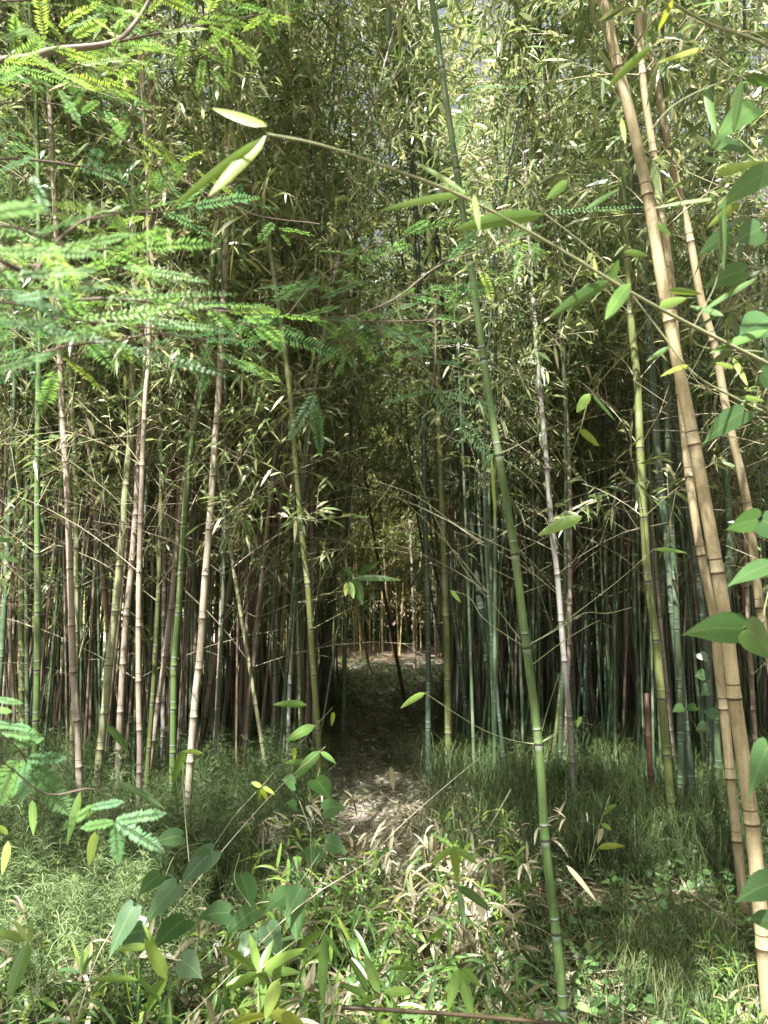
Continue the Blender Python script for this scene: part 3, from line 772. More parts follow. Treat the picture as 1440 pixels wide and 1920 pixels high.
def bare(n, xr, yr, kind, label, seed):
    """slender stalks one cannot count, closing the gaps between the culms"""
    rg = np.random.default_rng(seed); m_ = MB()
    for k in range(n):
        y = rg.uniform(*yr); x = rg.uniform(*xr) * y
        if abs(x - float(pathx(y))) < float(pathw(y)) + .15: continue
        H = rg.uniform(3.5, 5.5); z = np.linspace(0, 1, 12); tl = rg.normal(0, .05 * H, 2); bw = rg.normal(0, .05, 2); r_ = rg.uniform(.007, .015)
        nod = np.arange(.1, .95, .3 / H)
        zz = np.sort(np.concatenate([z, nod - .002, nod, nod + .002])); al = np.where(np.isin(zz, nod), 0.0, .1)
        P = np.stack([x + tl[0] * zz + bw[0] * np.sin(3 * zz), y + tl[1] * zz + bw[1] * np.sin(3 * zz), zz * H - .03], 1)
        tube(m_, P, r_ * (1 - .3 * zz) * np.where(al == 0, 1.12, 1), 6, along=al, rnd=rg.random())
    tag(m_.build('thin_bamboo_stalks', K[kind]), 'crowd of thin %s bamboo stalks %s' % (KIND_TXT[kind], label), 'bamboo thicket', kind='stuff')
bare(260, (.07, .62), (7.5, 14), 'brown', 'filling the right thicket', 71)
bare(260, (.09, .62), (6.2, 14), 'dark green', 'filling the right thicket', 72)
bare(90, (.12, .62), (7.0, 12), 'pink brown', 'filling the right thicket', 73)
bare(190, (-.60, -.03), (6.0, 12), 'brown', 'filling the left thicket', 74)
bare(150, (-.60, -.03), (5.4, 12), 'dark green', 'filling the left thicket', 75)
bare(80, (-.60, -.03), (6.0, 11), 'pink brown', 'filling the left thicket', 76)
bare(70, (.10, .6), (5.2, 8.5), 'dark green', 'in the front of the right thicket', 77)
bare(60, (-.58, -.10), (5.0, 8.5), 'brown', 'in the front of the left thicket', 78)
# low scrub added to block the lit ground behind the grove
m_ = MB(); n = 42000; rg = np.random.default_rng(81)
y = rg.uniform(21, 27, n); x = rg.uniform(-.2, .72, n) * y; z = np.abs(rg.normal(0, 1.6, n)) * (1 + .4 * np.sin(x * 1.3) + .3 * np.sin(x * .5 + 1))
leaves(m_, np.stack([x, y, z], 1), rg.normal(0, 1, (n, 3)), rg.uniform(.15, .32, n), rg.uniform(.02, .05, n), rg.beta(2, 4, n), .3)
tag(m_.build('scrub', M['ivy']), 'dark low scrub added to block the bright ground behind the grove', 'scrub', kind='stuff')
m_ = MB(); n = 9000
y = rg.uniform(24, 30, n); x = rg.uniform(-.75, -.2, n) * y; z = np.abs(rg.normal(0, .9, n)) * (1 + .6 * np.sin(x * 1.1))
leaves(m_, np.stack([x, y, z], 1), rg.normal(0, 1, (n, 3)), rg.uniform(.15, .32, n), rg.uniform(.02, .05, n), rg.beta(4, 2, n), .3)
tag(m_.build('scrub', M['leaf_sun_painted']), 'bushes painted sunlit at the edge of the bright clearing on the left', 'scrub', kind='stuff')

# ------------------------------------------------------------------ ground cover
def pts_in(rg, n, xr, yr, dens=None):
    """points with a pixel-free density, more of them near"""
    y = yr[0] * (yr[1] / yr[0]) ** rg.random(n); x = rg.uniform(*xr, n) * y
    return x, y
def blades(mb, rg, x, y, z, per, hlo, hhi, w, spread, curl=.6, rlo=0, rhi=1, sc_=None):
    """arching blades in tufts"""
    n = len(x) * per
    X = np.repeat(x, per) + rg.normal(0, .03, n); Y = np.repeat(y, per) + rg.normal(0, .03, n); Z = np.repeat(z, per)
    az = rg.uniform(0, 2 * math.pi, n); el = rg.uniform(.5, 1.5, n) ** 1.0
    h = rg.uniform(hlo, hhi, n) * (np.repeat(sc_, per) if sc_ is not None else 1)
    o = np.stack([np.cos(az), np.sin(az), 0 * az], 1) * (spread * h * rg.uniform(.2, 1, n))[:, None]
    S = np.stack([-np.sin(az), np.cos(az), 0 * az], 1)
    P0 = np.stack([X, Y, Z], 1)
    P1 = P0 + o * .35 + np.array([0, 0, 1.]) * (h * .6)[:, None]
    P2 = P0 + o * .8 + np.array([0, 0, 1.]) * (h * (1 - curl * .15))[:, None]
    P3 = P0 + o * 1.35 + np.array([0, 0, 1.]) * (h * (1 - curl * .55))[:, None]
    W_ = (np.full(n, w) * rg.uniform(.6, 1.3, n))[:, None]
    v = np.stack([P0 - S * W_, P0 + S * W_, P1 - S * W_ * .9, P1 + S * W_ * .9, P2 - S * W_ * .6, P2 + S * W_ * .6, P3 - S * W_ * .1, P3 + S * W_ * .1], 1)
    q = np.array([[0, 1, 3, 2], [2, 3, 5, 4], [4, 5, 7, 6]])[None] + (np.arange(n) * 8)[:, None, None]
    a = np.zeros((n, 8, 3)); a[:, :, 0] = (np.repeat(rg.uniform(rlo, rhi, len(x)), per) * .6 + rg.uniform(rlo, rhi, n) * .4)[:, None]
    a[:, :, 1] = np.array([0, 0, .35, .35, .7, .7, 1, 1]) * .6
    mb.add(v, quads=q, a=a)
def off_path(x, y, m=0.0):
    return (np.abs(x - pathx(y)) > pathw(y) + m) | (y < 3.4)

rg = np.random.default_rng(21)
# dry leaves and twigs lying everywhere
mb = MB()
x, y = pts_in(rg, 42000, (-.62, .62), (1.3, 17))
D = norm(np.stack([rg.normal(0, 1, len(x)), rg.normal(0, 1, len(x)), rg.normal(.05, .22, len(x))], 1))
leaves(mb, np.stack([x, y, gz(x, y) + rg.uniform(.008, .045, len(x))], 1), D, rg.uniform(.05, .13, len(x)), rg.uniform(.004, .010, len(x)), rg.random(len(x)) ** 1.6, rg.uniform(-.1, .25, len(x)), roll=rg.normal(0, .5, len(x)))
x, y = pts_in(rg, 5000, (-.62, .62), (1.3, 17))
d = norm(np.stack([rg.normal(0, 1, len(x)), rg.normal(0, 1, len(x)), rg.normal(0, .08, len(x))], 1)) * rg.uniform(.05, .3, (len(x), 1))
A = np.stack([x, y, gz(x, y) + rg.uniform(.012, .06, len(x))], 1)
segs(mb, A, A + d, .0022, .0012, rg.random(len(x)))
tag(mb.build('leaf_litter', M['litter'] if False else M['leaf_dead']), 'dry fallen bamboo leaves and bits of twig covering the soil', 'leaf litter', kind='stuff')

# grass under the culms, both sides of the path
mb = MB()
x, y = pts_in(rg, 4600, (-.6, .6), (3.4, 13)); cl_ = np.sin(x * 5.1 + 1.3 * np.sin(y * 3.7)) + np.sin(y * 4.3 + x * 2.2)
k = (cl_ > -.35 + rg.normal(0, .4, len(x))) & off_path(x, y, .02) & ((y > 4.0) | ((rg.random(len(x)) < .2) & (x < .3))); x, y = x[k], y[k]
blades(mb, rg, x, y, gz(x, y), 15, .16, .50, .0022, 1.15, 1.0, 0, .95)
x, y = pts_in(rg, 900, (-.2, .2), (3.3, 14)); k = ~off_path(x, y, -.05); x, y = x[k], y[k]
blades(mb, rg, x, y, gz(x, y), 14, .03, .13, .0014, 1.2, .9, 0, .9)
# right foreground tufts, sunlight painted in as brighter tones
n = 190; x = rg.uniform(.5, 2.3, n); y = rg.uniform(2.3, 4.4, n)
blades(mb, rg, x, y, gz(x, y), 20, .05, .20, .0021, 1.4, 1.0, .35, 1.0)
n = 60; x = rg.uniform(.95, 1.5, n); y = rg.uniform(2.7, 3.4, n)
blades(mb, rg, x, y, gz(x, y), 30, .10, .24, .002, .9, .8, .75, 1.0)
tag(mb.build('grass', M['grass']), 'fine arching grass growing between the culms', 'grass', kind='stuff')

# horsetails: thin stems with whorls of needles
mb = MB()
def horsetails(n, xf, yr, hr, per=9, rlo=.2, rhi=1):
    y = rg.uniform(*yr, n); x = xf(y, n)
    base = np.stack([x, y, gz(x, y)], 1)
    H = rg.uniform(*hr, n); lean = rg.normal(0, .12, (n, 2))
    top = base + np.stack([lean[:, 0] * H, lean[:, 1] * H, H], 1)
    rv = rg.uniform(rlo, rhi, n)
    segs(mb, base, top, .0016, .0007, rv)
    nw = 11
    for j in range(nw):
        f = .18 + .8 * j / nw
        c = base + (top - base) * f
        L = .135 * (1.12 - f) ** .6 * H / .45
        az = rg.uniform(0, 6.28, (n, per)); el = rg.normal(.35, .3, (n, per))
        d = np.stack([np.cos(az) * np.cos(el), np.sin(az) * np.cos(el), np.sin(el)], -1)
        A = np.repeat(c, per, 0); d = d.reshape(-1, 3); LL = np.repeat(L, per) * rg.uniform(.6, 1.2, n * per)
        Bm = A + d * LL[:, None] * .5 + [0, 0, .006]; B = A + d * LL[:, None] - np.array([0, 0, 1.]) * (LL * .18)[:, None]
        S = norm(np.cross(d, [0, 0, 1.]) + rg.normal(0, .5, d.shape)) * .0014
        v = np.stack([A - S, A + S, Bm - S, Bm + S, B - S * .3, B + S * .3], 1)
        q = np.array([[0, 1, 3, 2], [2, 3, 5, 4]])[None] + (np.arange(len(A)) * 6)[:, None, None]
        a = np.zeros((len(A), 6, 3)); a[:, :, 0] = np.clip(np.repeat(rv, per) + rg.normal(0, .25, len(A)), 0, 1)[:, None]
        mb.add(v, quads=q, a=a)
horsetails(520, lambda y, n: rg.uniform(-.56, -.24, n) * y, (2.3, 4.2), (.28, .5), rlo=.3)
horsetails(420, lambda y, n: rg.uniform(-.56, -.08, n) * y, (3.7, 6.0), (.3, .6), rlo=0, rhi=.4)  # belts farther back toned darker, shade put into their colour
horsetails(330, lambda y, n: rg.uniform(.12, .56, n) * y, (3.9, 6.2), (.2, .42), rlo=0, rhi=.6)
horsetails(60, lambda y, n: rg.uniform(.3, .56, n) * y, (2.8, 3.8), (.16, .28), rlo=.3)
horsetails(90, lambda y, n: rg.uniform(-.2, .0, n) * y, (2.9, 3.9), (.2, .4), rlo=.3)
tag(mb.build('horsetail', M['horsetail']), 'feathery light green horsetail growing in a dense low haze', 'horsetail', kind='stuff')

# small round leaved creeper on the soil
mb = MB()
def heart(n=1):
    """outline ring of a heart shaped leaf: along 0..1, across -1..1"""
    a = [(0.0, 0.0), (-.10, .30), (-.10, .62), (.02, .90), (.20, 1.0), (.38, .93), (.55, .72), (.72, .42), (.87, .16), (1.0, 0)]
    return a
HO = heart()
def _ht():
    s, w, f, q, t = [], [], [], [], []
    mid = [0.0, .02, .06, .13, .22, .36, .52, .70, .86, 1.0]
    for (a, b), m_ in zip(HO, mid):
        for k in (-1, -.5, 0, .5, 1):
            s.append(m_ + (a - m_) * abs(k)); w.append(b * k); f.append(.22 * abs(k) * b + (.04 if abs(k) == .5 else 0))
    for i in range(9):
        for k in range(4):
            q.append([5 * i + k, 5 * i + k + 1, 5 * i + k + 6, 5 * i + k + 5])
    return dict(s=np.array(s), w=np.array(w), f=np.array(f), q=q, t=None)
HEART = _ht()
HLOW = dict(s=np.array([0, -.1, .15, .55, 1., .55, .15, -.1]), w=np.array([0, .5, 1, .8, 0, -.8, -1, -.5]), f=np.array([0, .2, .3, .2, 0, .2, .3, .2]), q=[[0, 1, 2, 3], [0, 3, 4, 5], [0, 5, 6, 7]], t=None)
def creeper(x, y, zlo, zhi, size, rlo, rhi):
    n = len(x)
    D = norm(np.stack([rg.normal(0, 1, n), rg.normal(-.3, 1, n), rg.normal(.1, .3, n)], 1))
    z = gz(x, y) + rg.uniform(zlo, zhi, n)
    leaves(mb, np.stack([x, y, z], 1), D, rg.uniform(.6, 1.3, n) * size, rg.uniform(.35, .55, n) * size, rg.uniform(rlo, rhi, n), .2, roll=rg.normal(0, .4, n), T=HLOW, fold=.3)
    segs(mb, np.stack([x, y, gz(x, y)], 1), np.stack([x, y, z], 1), .0009, .0007, .3)
n = 1500; creeper(rg.uniform(.35, 2.2, n), rg.uniform(2.2, 4.2, n), .02, .12, .045, .2, 1)
n = 2300; y = rg.uniform(9.5, 15.5, n); creeper(pathx(y) + rg.normal(0, .9, n) * (1 + .05 * (y - 8)), y, .01, .09, .05, .3, 1)
n = 900; creeper(rg.uniform(-1.2, .6, n), rg.uniform(2.2, 4.2, n), .02, .12, .045, 0, .9)
tag(mb.build('creeper', M['ivy']), 'low creeper with small round leaves spreading over the soil', 'creeper', kind='stuff')

# ------------------------------------------------------------------ low bamboo shoots
def shoot_meshes(rg, h, nst=4, dead=.2, spread=.5, leafL=.13):
    st, lf, dl = MB(), MB(), MB()
    for _ in range(nst):
        az = rg.uniform(0, 6.28); hh = h * rg.uniform(.6, 1.1); sp = spread * rg.uniform(.2, 1) * hh
        t = np.linspace(0, 1, 10)[:, None]
        P = np.array([math.cos(az), math.sin(az), 0]) * sp * t ** 1.6 + np.array([0, 0, 1.]) * hh * (t - .12 * t ** 3) + rg.normal(0, .02, 3) * [1, 1, 0]
        P[0, 2] = -.02
        tube(st, P, np.linspace(.0026, .001, 10), 4, rnd=rg.random())
        nn = 5
        isd = rg.random() < dead
        for j in range(nn):
            u = .35 + .65 * j / (nn - 1); c = np.array([np.interp(u, t[:, 0], P[:, i]) for i in range(3)])
            bd = norm(rg.normal(0, 1, 3) * [1, 1, .3] + [0, 0, .4]); bl = rg.uniform(.02, .14) * (1 if j < nn - 1 else .2)
            e = c + bd * bl; segs(st, c, e, .001, .0007, rg.random(1))
            k = rg.integers(3, 6)
            D = norm(bd * .5 + rg.normal(0, .75, (k, 3)) + [0, 0, .05])
            L = leafL * rg.uniform(.6, 1.3, k)
            leaves(dl if isd else lf, np.repeat(e[None], k, 0), D, L, L * rg.uniform(.045, .068, k), rg.random(k), rg.uniform(.2, .7, k), T=HI)
    return st, lf, dl
SH = []
for i in range(9):
    r_ = np.random.default_rng(300 + i)
    a, b, c = shoot_meshes(r_, [.45, .5, .55, .38, .6, .42, .5, .36, .45][i], 4 + i % 3, [.1, .2, .1, .5, .1, .75, .3, .8, .15][i], .8)
    SH.append((a.mesh('stems', M['twig_green']), b.mesh('leaves', M['leaf_near']) if b.n else None, c.mesh('dry_leaves', M['leaf_dead']) if c.n else None))
def shoot(x, y, i, label, group, s=1.0):
    t = thing('bamboo_shoot', label, 'bamboo shoot', (x, y, float(gz(x, y))), group=group)
    t.rotation_euler = (random.gauss(0, .08), random.gauss(0, .08), random.uniform(0, 6.28)); t.scale = (s, s, s)
    for nm, me in zip(('stems', 'leaves', 'dry_leaves'), SH[i]):
        if me is None: continue
        o = bpy.data.objects.new(nm, me); col.objects.link(o); o.parent = t
    return t
for k in range(96):   # front rows
    y = random.uniform(1.75, 2.75); x = random.uniform(-.56, .16) * y
    f_ = x / y
    side = ['at the far left', 'on the left', 'below the vine leaves', 'left of centre', 'in the bottom centre', 'near the tall green culm'][min(5, max(0, int((f_ + .56) / .12)))]
    row = 'front' if y < 2.0 else ('second' if y < 2.3 else 'third')
    s_ = random.uniform(.6, .95); i_ = random.choice([0, 1, 2, 4, 6, 8])
    shoot(x, y, i_, '%s %s green shoot, %s row, %s' % ('taller' if s_ > .78 else 'short', 'spreading' if i_ in (0, 1, 2) else 'bushy', row, side), 'low bamboo shoots in the foreground', s_ * (.8 if y < 2.1 else 1))
for k in range(34):   # the half dry mound in the middle
    y = random.uniform(2.9, 4.3); x = random.uniform(-.15, .19) * y
    f_ = x / y
    side = 'well left of the path mouth' if f_ < -.08 else ('just left of the path mouth' if f_ < 0 else ('just right of the path mouth' if f_ < .1 else 'well right of the path mouth'))
    shoot(x, y, random.choice([3, 5, 7, 1, 8, 6, 1, 0, 4, 2]), 'partly dry bamboo shoot %s, %s the mound, %s' % (side, 'near side of' if y < 3.35 else ('on top of' if y < 3.8 else 'far side of'), 'outer' if abs(x) > .35 else 'inner'), 'half dry bamboo shoots in the middle mound', random.uniform(.7, 1.05))
for k in range(9):
    y = random.uniform(2.4, 3.4); x = random.uniform(.42, .56) * y
    i_ = [0, 2, 8][k % 3]
    shoot(x, y, i_, '%s green shoot, bottom right corner, %s, %s' % (('broad', 'loose', 'compact')[k % 3], 'left of the tan culm feet' if x / y < .49 else 'under the tan culms', 'front' if y < 2.9 else 'farther back'), 'bamboo shoots in the bottom right corner', random.uniform(.45, .7))

def plant(name, label, cat, stems, lvs, Y, mat='leaf_near', T=HI, smat='twig_green', r0=.002, r1=.001, bend=.12):
    """a plant whose stems and leaves are read off the photograph: stems [[(x, y)...]], leaves [(foot, tip, width, rnd)]"""
    p0 = stems[0][0]
    o = W(p0[0], p0[1], Y)
    t = thing(name, label, cat, o)
    mb, lf = MB(), MB()
    for s in stems:
        twig_line(mb, [W(x, y, Y + .03 * i) - o for i, (x, y) in enumerate(s)], r0, r1, rng.random())
    for l in lvs:
        (a, b, w) = l[:3]; rr = l[3] if len(l) > 3 else None
        tmp = MB(); px_leaf(tmp, a, b, w, Y + rng.uniform(0, .06), rng.normal(0, .04), rr, bend, T)
        for v, q, at in zip(tmp.v, tmp.q, tmp.a): lf.add(v - o, quads=q, a=at)
    mb.build('stem', M[smat], t); lf.build('leaves', M[mat], t)
    return t
plant('bamboo_shoot', 'bright leaf rosette on a thin stem low in the bottom centre', 'bamboo shoot',
    [[(480, 1990), (484, 1900), (484, 1822)], [(484, 1822), (520, 1790), (560, 1760)]],
    [((482, 1826), (466, 1742), 20, .7), ((484, 1824), (580, 1774), 18, .8), ((485, 1826), (562, 1824), 17, .6), ((482, 1822), (392, 1768), 19, .55), ((484, 1824), (434, 1858), 19, .7), ((486, 1825), (487, 1890), 24, .6), ((522, 1836), (500, 1906), 24, .9), ((487, 1820), (514, 1758), 13, .5), ((500, 1905), (430, 1925), 20, 1), ((505, 1900), (570, 1925), 24, 1)], 1.75)
plant('bamboo_shoot', 'leafy shoot with long drooping blades at the far left bottom', 'bamboo shoot',
    [[(90, 1990), (60, 1870), (52, 1765)]],
    [((52, 1768), (19, 1868), 25, .45), ((50, 1764), (-20, 1752), 20, .7), ((52, 1765), (22, 1722), 10, .9), ((56, 1765), (60, 1720), 9, .8)], 1.8)
plant('bamboo_shoot', 'shoot with one broad bent yellow green blade, bottom left', 'bamboo shoot',
    [[(330, 1990), (320, 1900), (311, 1835)]],
    [((312, 1836), (266, 1750), 22, .85), ((312, 1832), (278, 1896), 18, .6), ((278, 1775), (214, 1782), 13, .8), ((300, 1800), (262, 1720), 9, .8), ((262, 1838), (160, 1840), 12, .7), ((258, 1835), (300, 1880), 12, .4)], 1.8)
plant('bamboo_shoot', 'shoot with two long narrow hanging blades, bottom centre right of the rosette', 'bamboo shoot',
    [[(640, 1990), (620, 1860), (604, 1748)]],
    [((604, 1746), (566, 1780), 17, .55), ((608, 1752), (606, 1872), 17, .5), ((606, 1748), (642, 1802), 10, .4), ((690, 1870), (636, 1846), 15, .5), ((712, 1862), (680, 1780), 18, .75), ((690, 1860), (650, 1790), 14, .5), ((716, 1865), (660, 1890), 12, .7)], 1.85)
plant('bamboo_shoot', 'thin shoot with three pale leaves in the dark grass right of the tall green culm', 'bamboo shoot',
    [[(1105, 1620), (1120, 1560), (1134, 1520), (1143, 1492)], [(1108, 1615), (1122, 1590)]],
    [((1133, 1527), (1158, 1506), 11, .7), ((1127, 1545), (1146, 1556), 9, .8), ((1121, 1590), (1172, 1587), 13, 1)], 3.3)
plant('bamboo_shoot', 'shoot with broad blades hanging over the reddish litter left of the tall green culm', 'bamboo shoot',
    [[(780, 1990), (800, 1880), (850, 1680), (895, 1590), (930, 1530), (958, 1480)]],
    [((850, 1585), (858, 1655), 15, .85), ((850, 1590), (808, 1625), 14, .8), ((855, 1592), (895, 1620), 13, .7), ((858, 1662), (918, 1708), 18, .15), ((860, 1668), (870, 1735), 12, .2), ((862, 1815), (842, 1890), 20, .75), ((862, 1818), (885, 1900), 20, .6), ((868, 1815), (900, 1850), 12, .7), ((835, 1760), (803, 1765), 10, .8), ((780, 1818), (728, 1818), 16, .6), ((775, 1860), (716, 1862), 15, .8), ((835, 1740), (800, 1770), 12, .6)], 2.1)
plant('bamboo_shoot', 'shoot with yellow spiky leaves leaning right, left of the olive culm', 'bamboo shoot',
    [[(395, 1595), (440, 1530), (490, 1475), (540, 1420), (575, 1380), (625, 1325)]],
    [((490, 1475), (470, 1466), 8, 1), ((490, 1478), (500, 1500), 9, 1), ((492, 1476), (515, 1490), 8, .9), ((488, 1480), (485, 1500), 7, .9), ((575, 1322), (510, 1322), 14, .5), ((590, 1360), (538, 1390), 18, .5), ((600, 1408), (555, 1460), 20, .35), ((600, 1410), (630, 1432), 10, .35), ((575, 1430), (532, 1432), 11, .6), ((552, 1402), (552, 1425), 8, .9), ((625, 1335), (622, 1360), 8, .9)], 3.2)
plant('bamboo_shoot', 'shoot with hanging long green blades in front of the left clump', 'bamboo shoot',
    [[(362, 1700), (345, 1500), (343, 1412)]],
    [((345, 1408), (325, 1466), 16, .55), ((345, 1410), (382, 1413), 10, .85), ((200, 1360), (238, 1410), 18, .05), ((220, 1465), (305, 1515), 11, .05), ((178, 1560), (168, 1618), 15, .9), ((150, 1485), (128, 1575), 14, .6), ((60, 1500), (62, 1560), 14, .6), ((15, 1577), (5, 1635), 15, .85), ((14, 1565), (-12, 1545), 13, .9)], 2.5)
plant('bamboo_twig', 'thin arching twig with a cluster of dark leaves, above the path', 'bamboo twig',
    [[(560, 1130), (610, 1118), (655, 1085)], [(588, 1178), (640, 1150), (706, 1118)], [(585, 1175), (605, 1080), (660, 1010), (740, 900)], [(660, 1085), (700, 1078), (740, 1045)]],
    [((665, 1084), (752, 1088), 12, .2), ((672, 1078), (716, 1050), 12, .1), ((665, 1082), (678, 1130), 18, .1), ((650, 1092), (648, 1116), 10, 1), ((655, 1090), (662, 1120), 12, .7), ((660, 1080), (640, 1062), 10, .2)], 4.7)
o = W(640, 1889, 1.9)
t = thing('fallen_bamboo', 'pale yellow green bamboo pole lying low across the bottom centre', 'fallen bamboo', o)
mb = MB(); twig_line(mb, [W(640, 1889, 1.9) - o, W(720, 1893, 1.9) - o, W(900, 1906, 1.95) - o, W(1080, 1925, 2.0) - o, W(1180, 1950, 2.0) - o], .0052, .0045, .9, sides=10, n=30)
mb.build('stalk', K['light olive'], t)
for (pp, Y, lb) in (([(848, 1648), (905, 1745), (1032, 1925)], 2.3, 'thin white dry stick leaning over the litter left of the tall green culm'),
                    ([(190, 1880), (330, 1700), (500, 1500), (610, 1400)], 2.6, 'long pale diagonal stick across the horsetail and vine leaves'),
                    ([(300, 1960), (420, 1840), (560, 1700), (700, 1610)], 2.2, 'pale diagonal stick behind the bottom centre rosette'),
                    ([(1260, 1650), (1330, 1700), (1390, 1745)], 3.0, 'white dry stick leaning beside the feet of the straw coloured culms'),
                    ([(145, 1910), (180, 1800), (215, 1735)], 2.1, 'short pale stick standing among the blades bottom left'),
                    ([(690, 1610), (760, 1540), (840, 1470), (900, 1420)], 3.4, 'pale leaning stick above the half dry mound')):
    o = W(*pp[0], Y); mb = MB(); twig_line(mb, [W(a, b, Y + .04 * i) - o for i, (a, b) in enumerate(pp)], .0016, .0010, .95)
    s = mb.build('dry_stick', M['twig']); s.location = o; tag(s, lb, 'stick')
for (a, b, w, Y, lb) in (((1062, 1622), (1112, 1684), 9, 2.9, 'large brown papery sheath lying against the grass right of the tall green culm'),
                         ((1130, 1552), (1122, 1580), 9, 3.2, 'small brown curled sheath upright in the grass'),
                         ((733, 1438), (737, 1478), 11, 3.7, 'single pale leaf hanging upright before the path'),
                         ((898, 1690), (905, 1725), 14, 2.6, 'red brown leaf on the litter left of the tall green culm')):
    o = W(*a, Y); mb = MB(); px_leaf(mb, a, b, w, Y, rnd=.6)
    for v in mb.v: v -= o
    s = mb.build('dry_sheath', M['leaf_dead']); s.location = o; tag(s, lb, 'dry leaf')

# ------------------------------------------------------------------ heart leaved vines
V1 = [((272, 1745), (205, 1768), 58), ((250, 1700), (210, 1790), 50), ((345, 1725), (290, 1782), 60), ((395, 1605), (352, 1640), 55), ((400, 1595), (340, 1665), 52), ((340, 1568), (285, 1585), 42),
      ((300, 1640), (262, 1680), 42), ((330, 1660), (278, 1730), 52), ((430, 1712), (368, 1724), 56), ((452, 1640), (470, 1705), 62), ((480, 1705), (425, 1755), 50), ((545, 1670), (498, 1712), 44),
      ((565, 1665), (540, 1720), 48), ((500, 1735), (520, 1790), 50), ((470, 1750), (455, 1800), 44), ((340, 1800), (378, 1836), 50), ((400, 1880), (440, 1920), 60), ((550, 1700), (555, 1760), 50), ((240, 1765), (245, 1745), 40)]
V1 = [((a[0] * 1.0, a[1]), (a[0] + (b[0] - a[0]) * .95, a[1] + (b[1] - a[1]) * .95), w * .78, rng.uniform(.0, .5)) for a, b, w in V1]
t = plant('vine', 'climbing vine with large heart shaped leaves low on the left, under the pale culms', 'vine',
    [[(330, 1990), (320, 1850), (300, 1700), (330, 1600), (380, 1580)], [(320, 1850), (400, 1780), (470, 1700), (540, 1680), (600, 1600)], [(470, 1700), (440, 1650), (450, 1600)]], V1, 2.25, 'vine', HEART, bend=.25)
t = plant('vine', 'small vine with heart shaped leaves climbing the slender olive culm foot', 'vine',
    [[(585, 1660), (583, 1560), (590, 1480), (600, 1440)], [(583, 1560), (560, 1500), (545, 1480)]],
    [((592, 1462), (618, 1500), 40, .4), ((552, 1470), (528, 1462), 26, .4), ((555, 1512), (536, 1506), 24, .4), ((607, 1518), (652, 1513), 32, .5), ((612, 1578), (652, 1600), 34, .3), ((590, 1590), (586, 1622), 36, .1)], 3.0, 'vine', HEART, bend=.2)
V2 = [((1392, 1180), (1274, 1192), 60, .6), ((1400, 1180), (1452, 1245), 66, .7), ((1425, 430), (1378, 455), 58, .5), ((1395, 508), (1320, 542), 40, .4), ((1440, 600), (1388, 640), 64, .5), ((1395, 770), (1325, 830), 44, .45),
      ((1420, 975), (1362, 995), 44, .5), ((1430, 975), (1470, 1010), 60, .4), ((1440, 1060), (1368, 1100), 34, .6), ((1440, 1400), (1408, 1490), 56, .5), ((1450, 1655), (1382, 1692), 62, .3), ((1455, 1730), (1400, 1725), 40, .3),
      ((1390, 275), (1345, 285), 40, .4), ((1445, 262), (1425, 275), 30, .5), ((1365, 440), (1310, 478), 36, .3), ((1445, 320), (1352, 395), 46, .9), ((1415, 200), (1345, 275), 46, .9), ((1430, 700), (1462, 740), 46, .6), ((1280, 1325), (1262, 1335), 18, .4)]
t = plant('vine', 'vine with large heart shaped leaves hanging down the right edge in front', 'vine',
    [[(1500, 1960), (1480, 1700), (1462, 1500), (1475, 1300), (1430, 1180), (1462, 1000), (1450, 800), (1470, 600), (1440, 430), (1450, 250), (1420, 100)]], V2, 1.25, 'vine', HEART, bend=.22)
t = plant('vine', 'small leaved vine climbing in the shade left of the straw coloured culms', 'vine',
    [[(1330, 1560), (1325, 1400), (1330, 1300), (1318, 1220)], [(1325, 1400), (1290, 1335)]],
    [((1322, 1265), (1302, 1268), 22, .2), ((1330, 1290), (1315, 1305), 24, .2), ((1305, 1325), (1285, 1333), 20, .4), ((1330, 1330), (1340, 1350), 22, .2), ((1325, 1360), (1305, 1370), 20, .2), ((1312, 1225), (1325, 1240), 20, .2)], 3.8, 'vine', HEART, bend=.2)

# ------------------------------------------------------------------ a culm just outside the right edge whose branches arch into view
o = np.array([1.18, 1.35, 0.0])
t = thing('bamboo_culm', 'near green bamboo culm just beyond the right edge, its blurred leafy branches arching into view', 'bamboo', o)
cvp = Curve(spline([[0, 0, -.03], [.02, .02, 1.5], [-.02, .05, 3.0], [-.25, .1, 5.2], [-.8, .1, 7.0]], 80))
nd_ = node_list(np.random.default_rng(9), cvp.L, .28, .34)
stalk(cvp, .02, .006, nd_, 12).build('stalk', K['green'], t)
br, lf = crown(np.random.default_rng(9), cvp, nd_, 3.0, .8, lowden=0)
br.build('branches', M['twig_green'], t); lf.build('foliage', M['leaf'], t)
mb, lf = MB(), MB()
def attach(px, py, Y): return W(px, py, Y) - o
def btw(pts, Ys, r0, r1):
    twig_line(mb, [W(x, y, yy) - o for (x, y), yy in zip(pts, Ys)], r0, r1, rng.uniform(.6, .9), 30)
btw([(1700, 800), (1560, 740), (1440, 682), (1300, 612), (1180, 547), (1040, 462), (870, 370), (720, 312), (600, 272), (500, 252)], [1.3, 1.25, 1.2, 1.15, 1.1, 1.06, 1.0, .95, .9, .85], .0042, .0019)
btw([(1640, 300), (1540, 180), (1440, 88), (1330, 45), (1235, -10), (1150, -60)], [1.3, 1.2, 1.1, 1.05, 1, 1], .0038, .0022)
btw([(1700, 950), (1560, 830), (1440, 776), (1370, 742), (1300, 700), (1238, 622), (1190, 560), (1120, 480), (1020, 400)], [1.35, 1.3, 1.3, 1.28, 1.25, 1.25, 1.25, 1.22, 1.2], .0026, .0013)
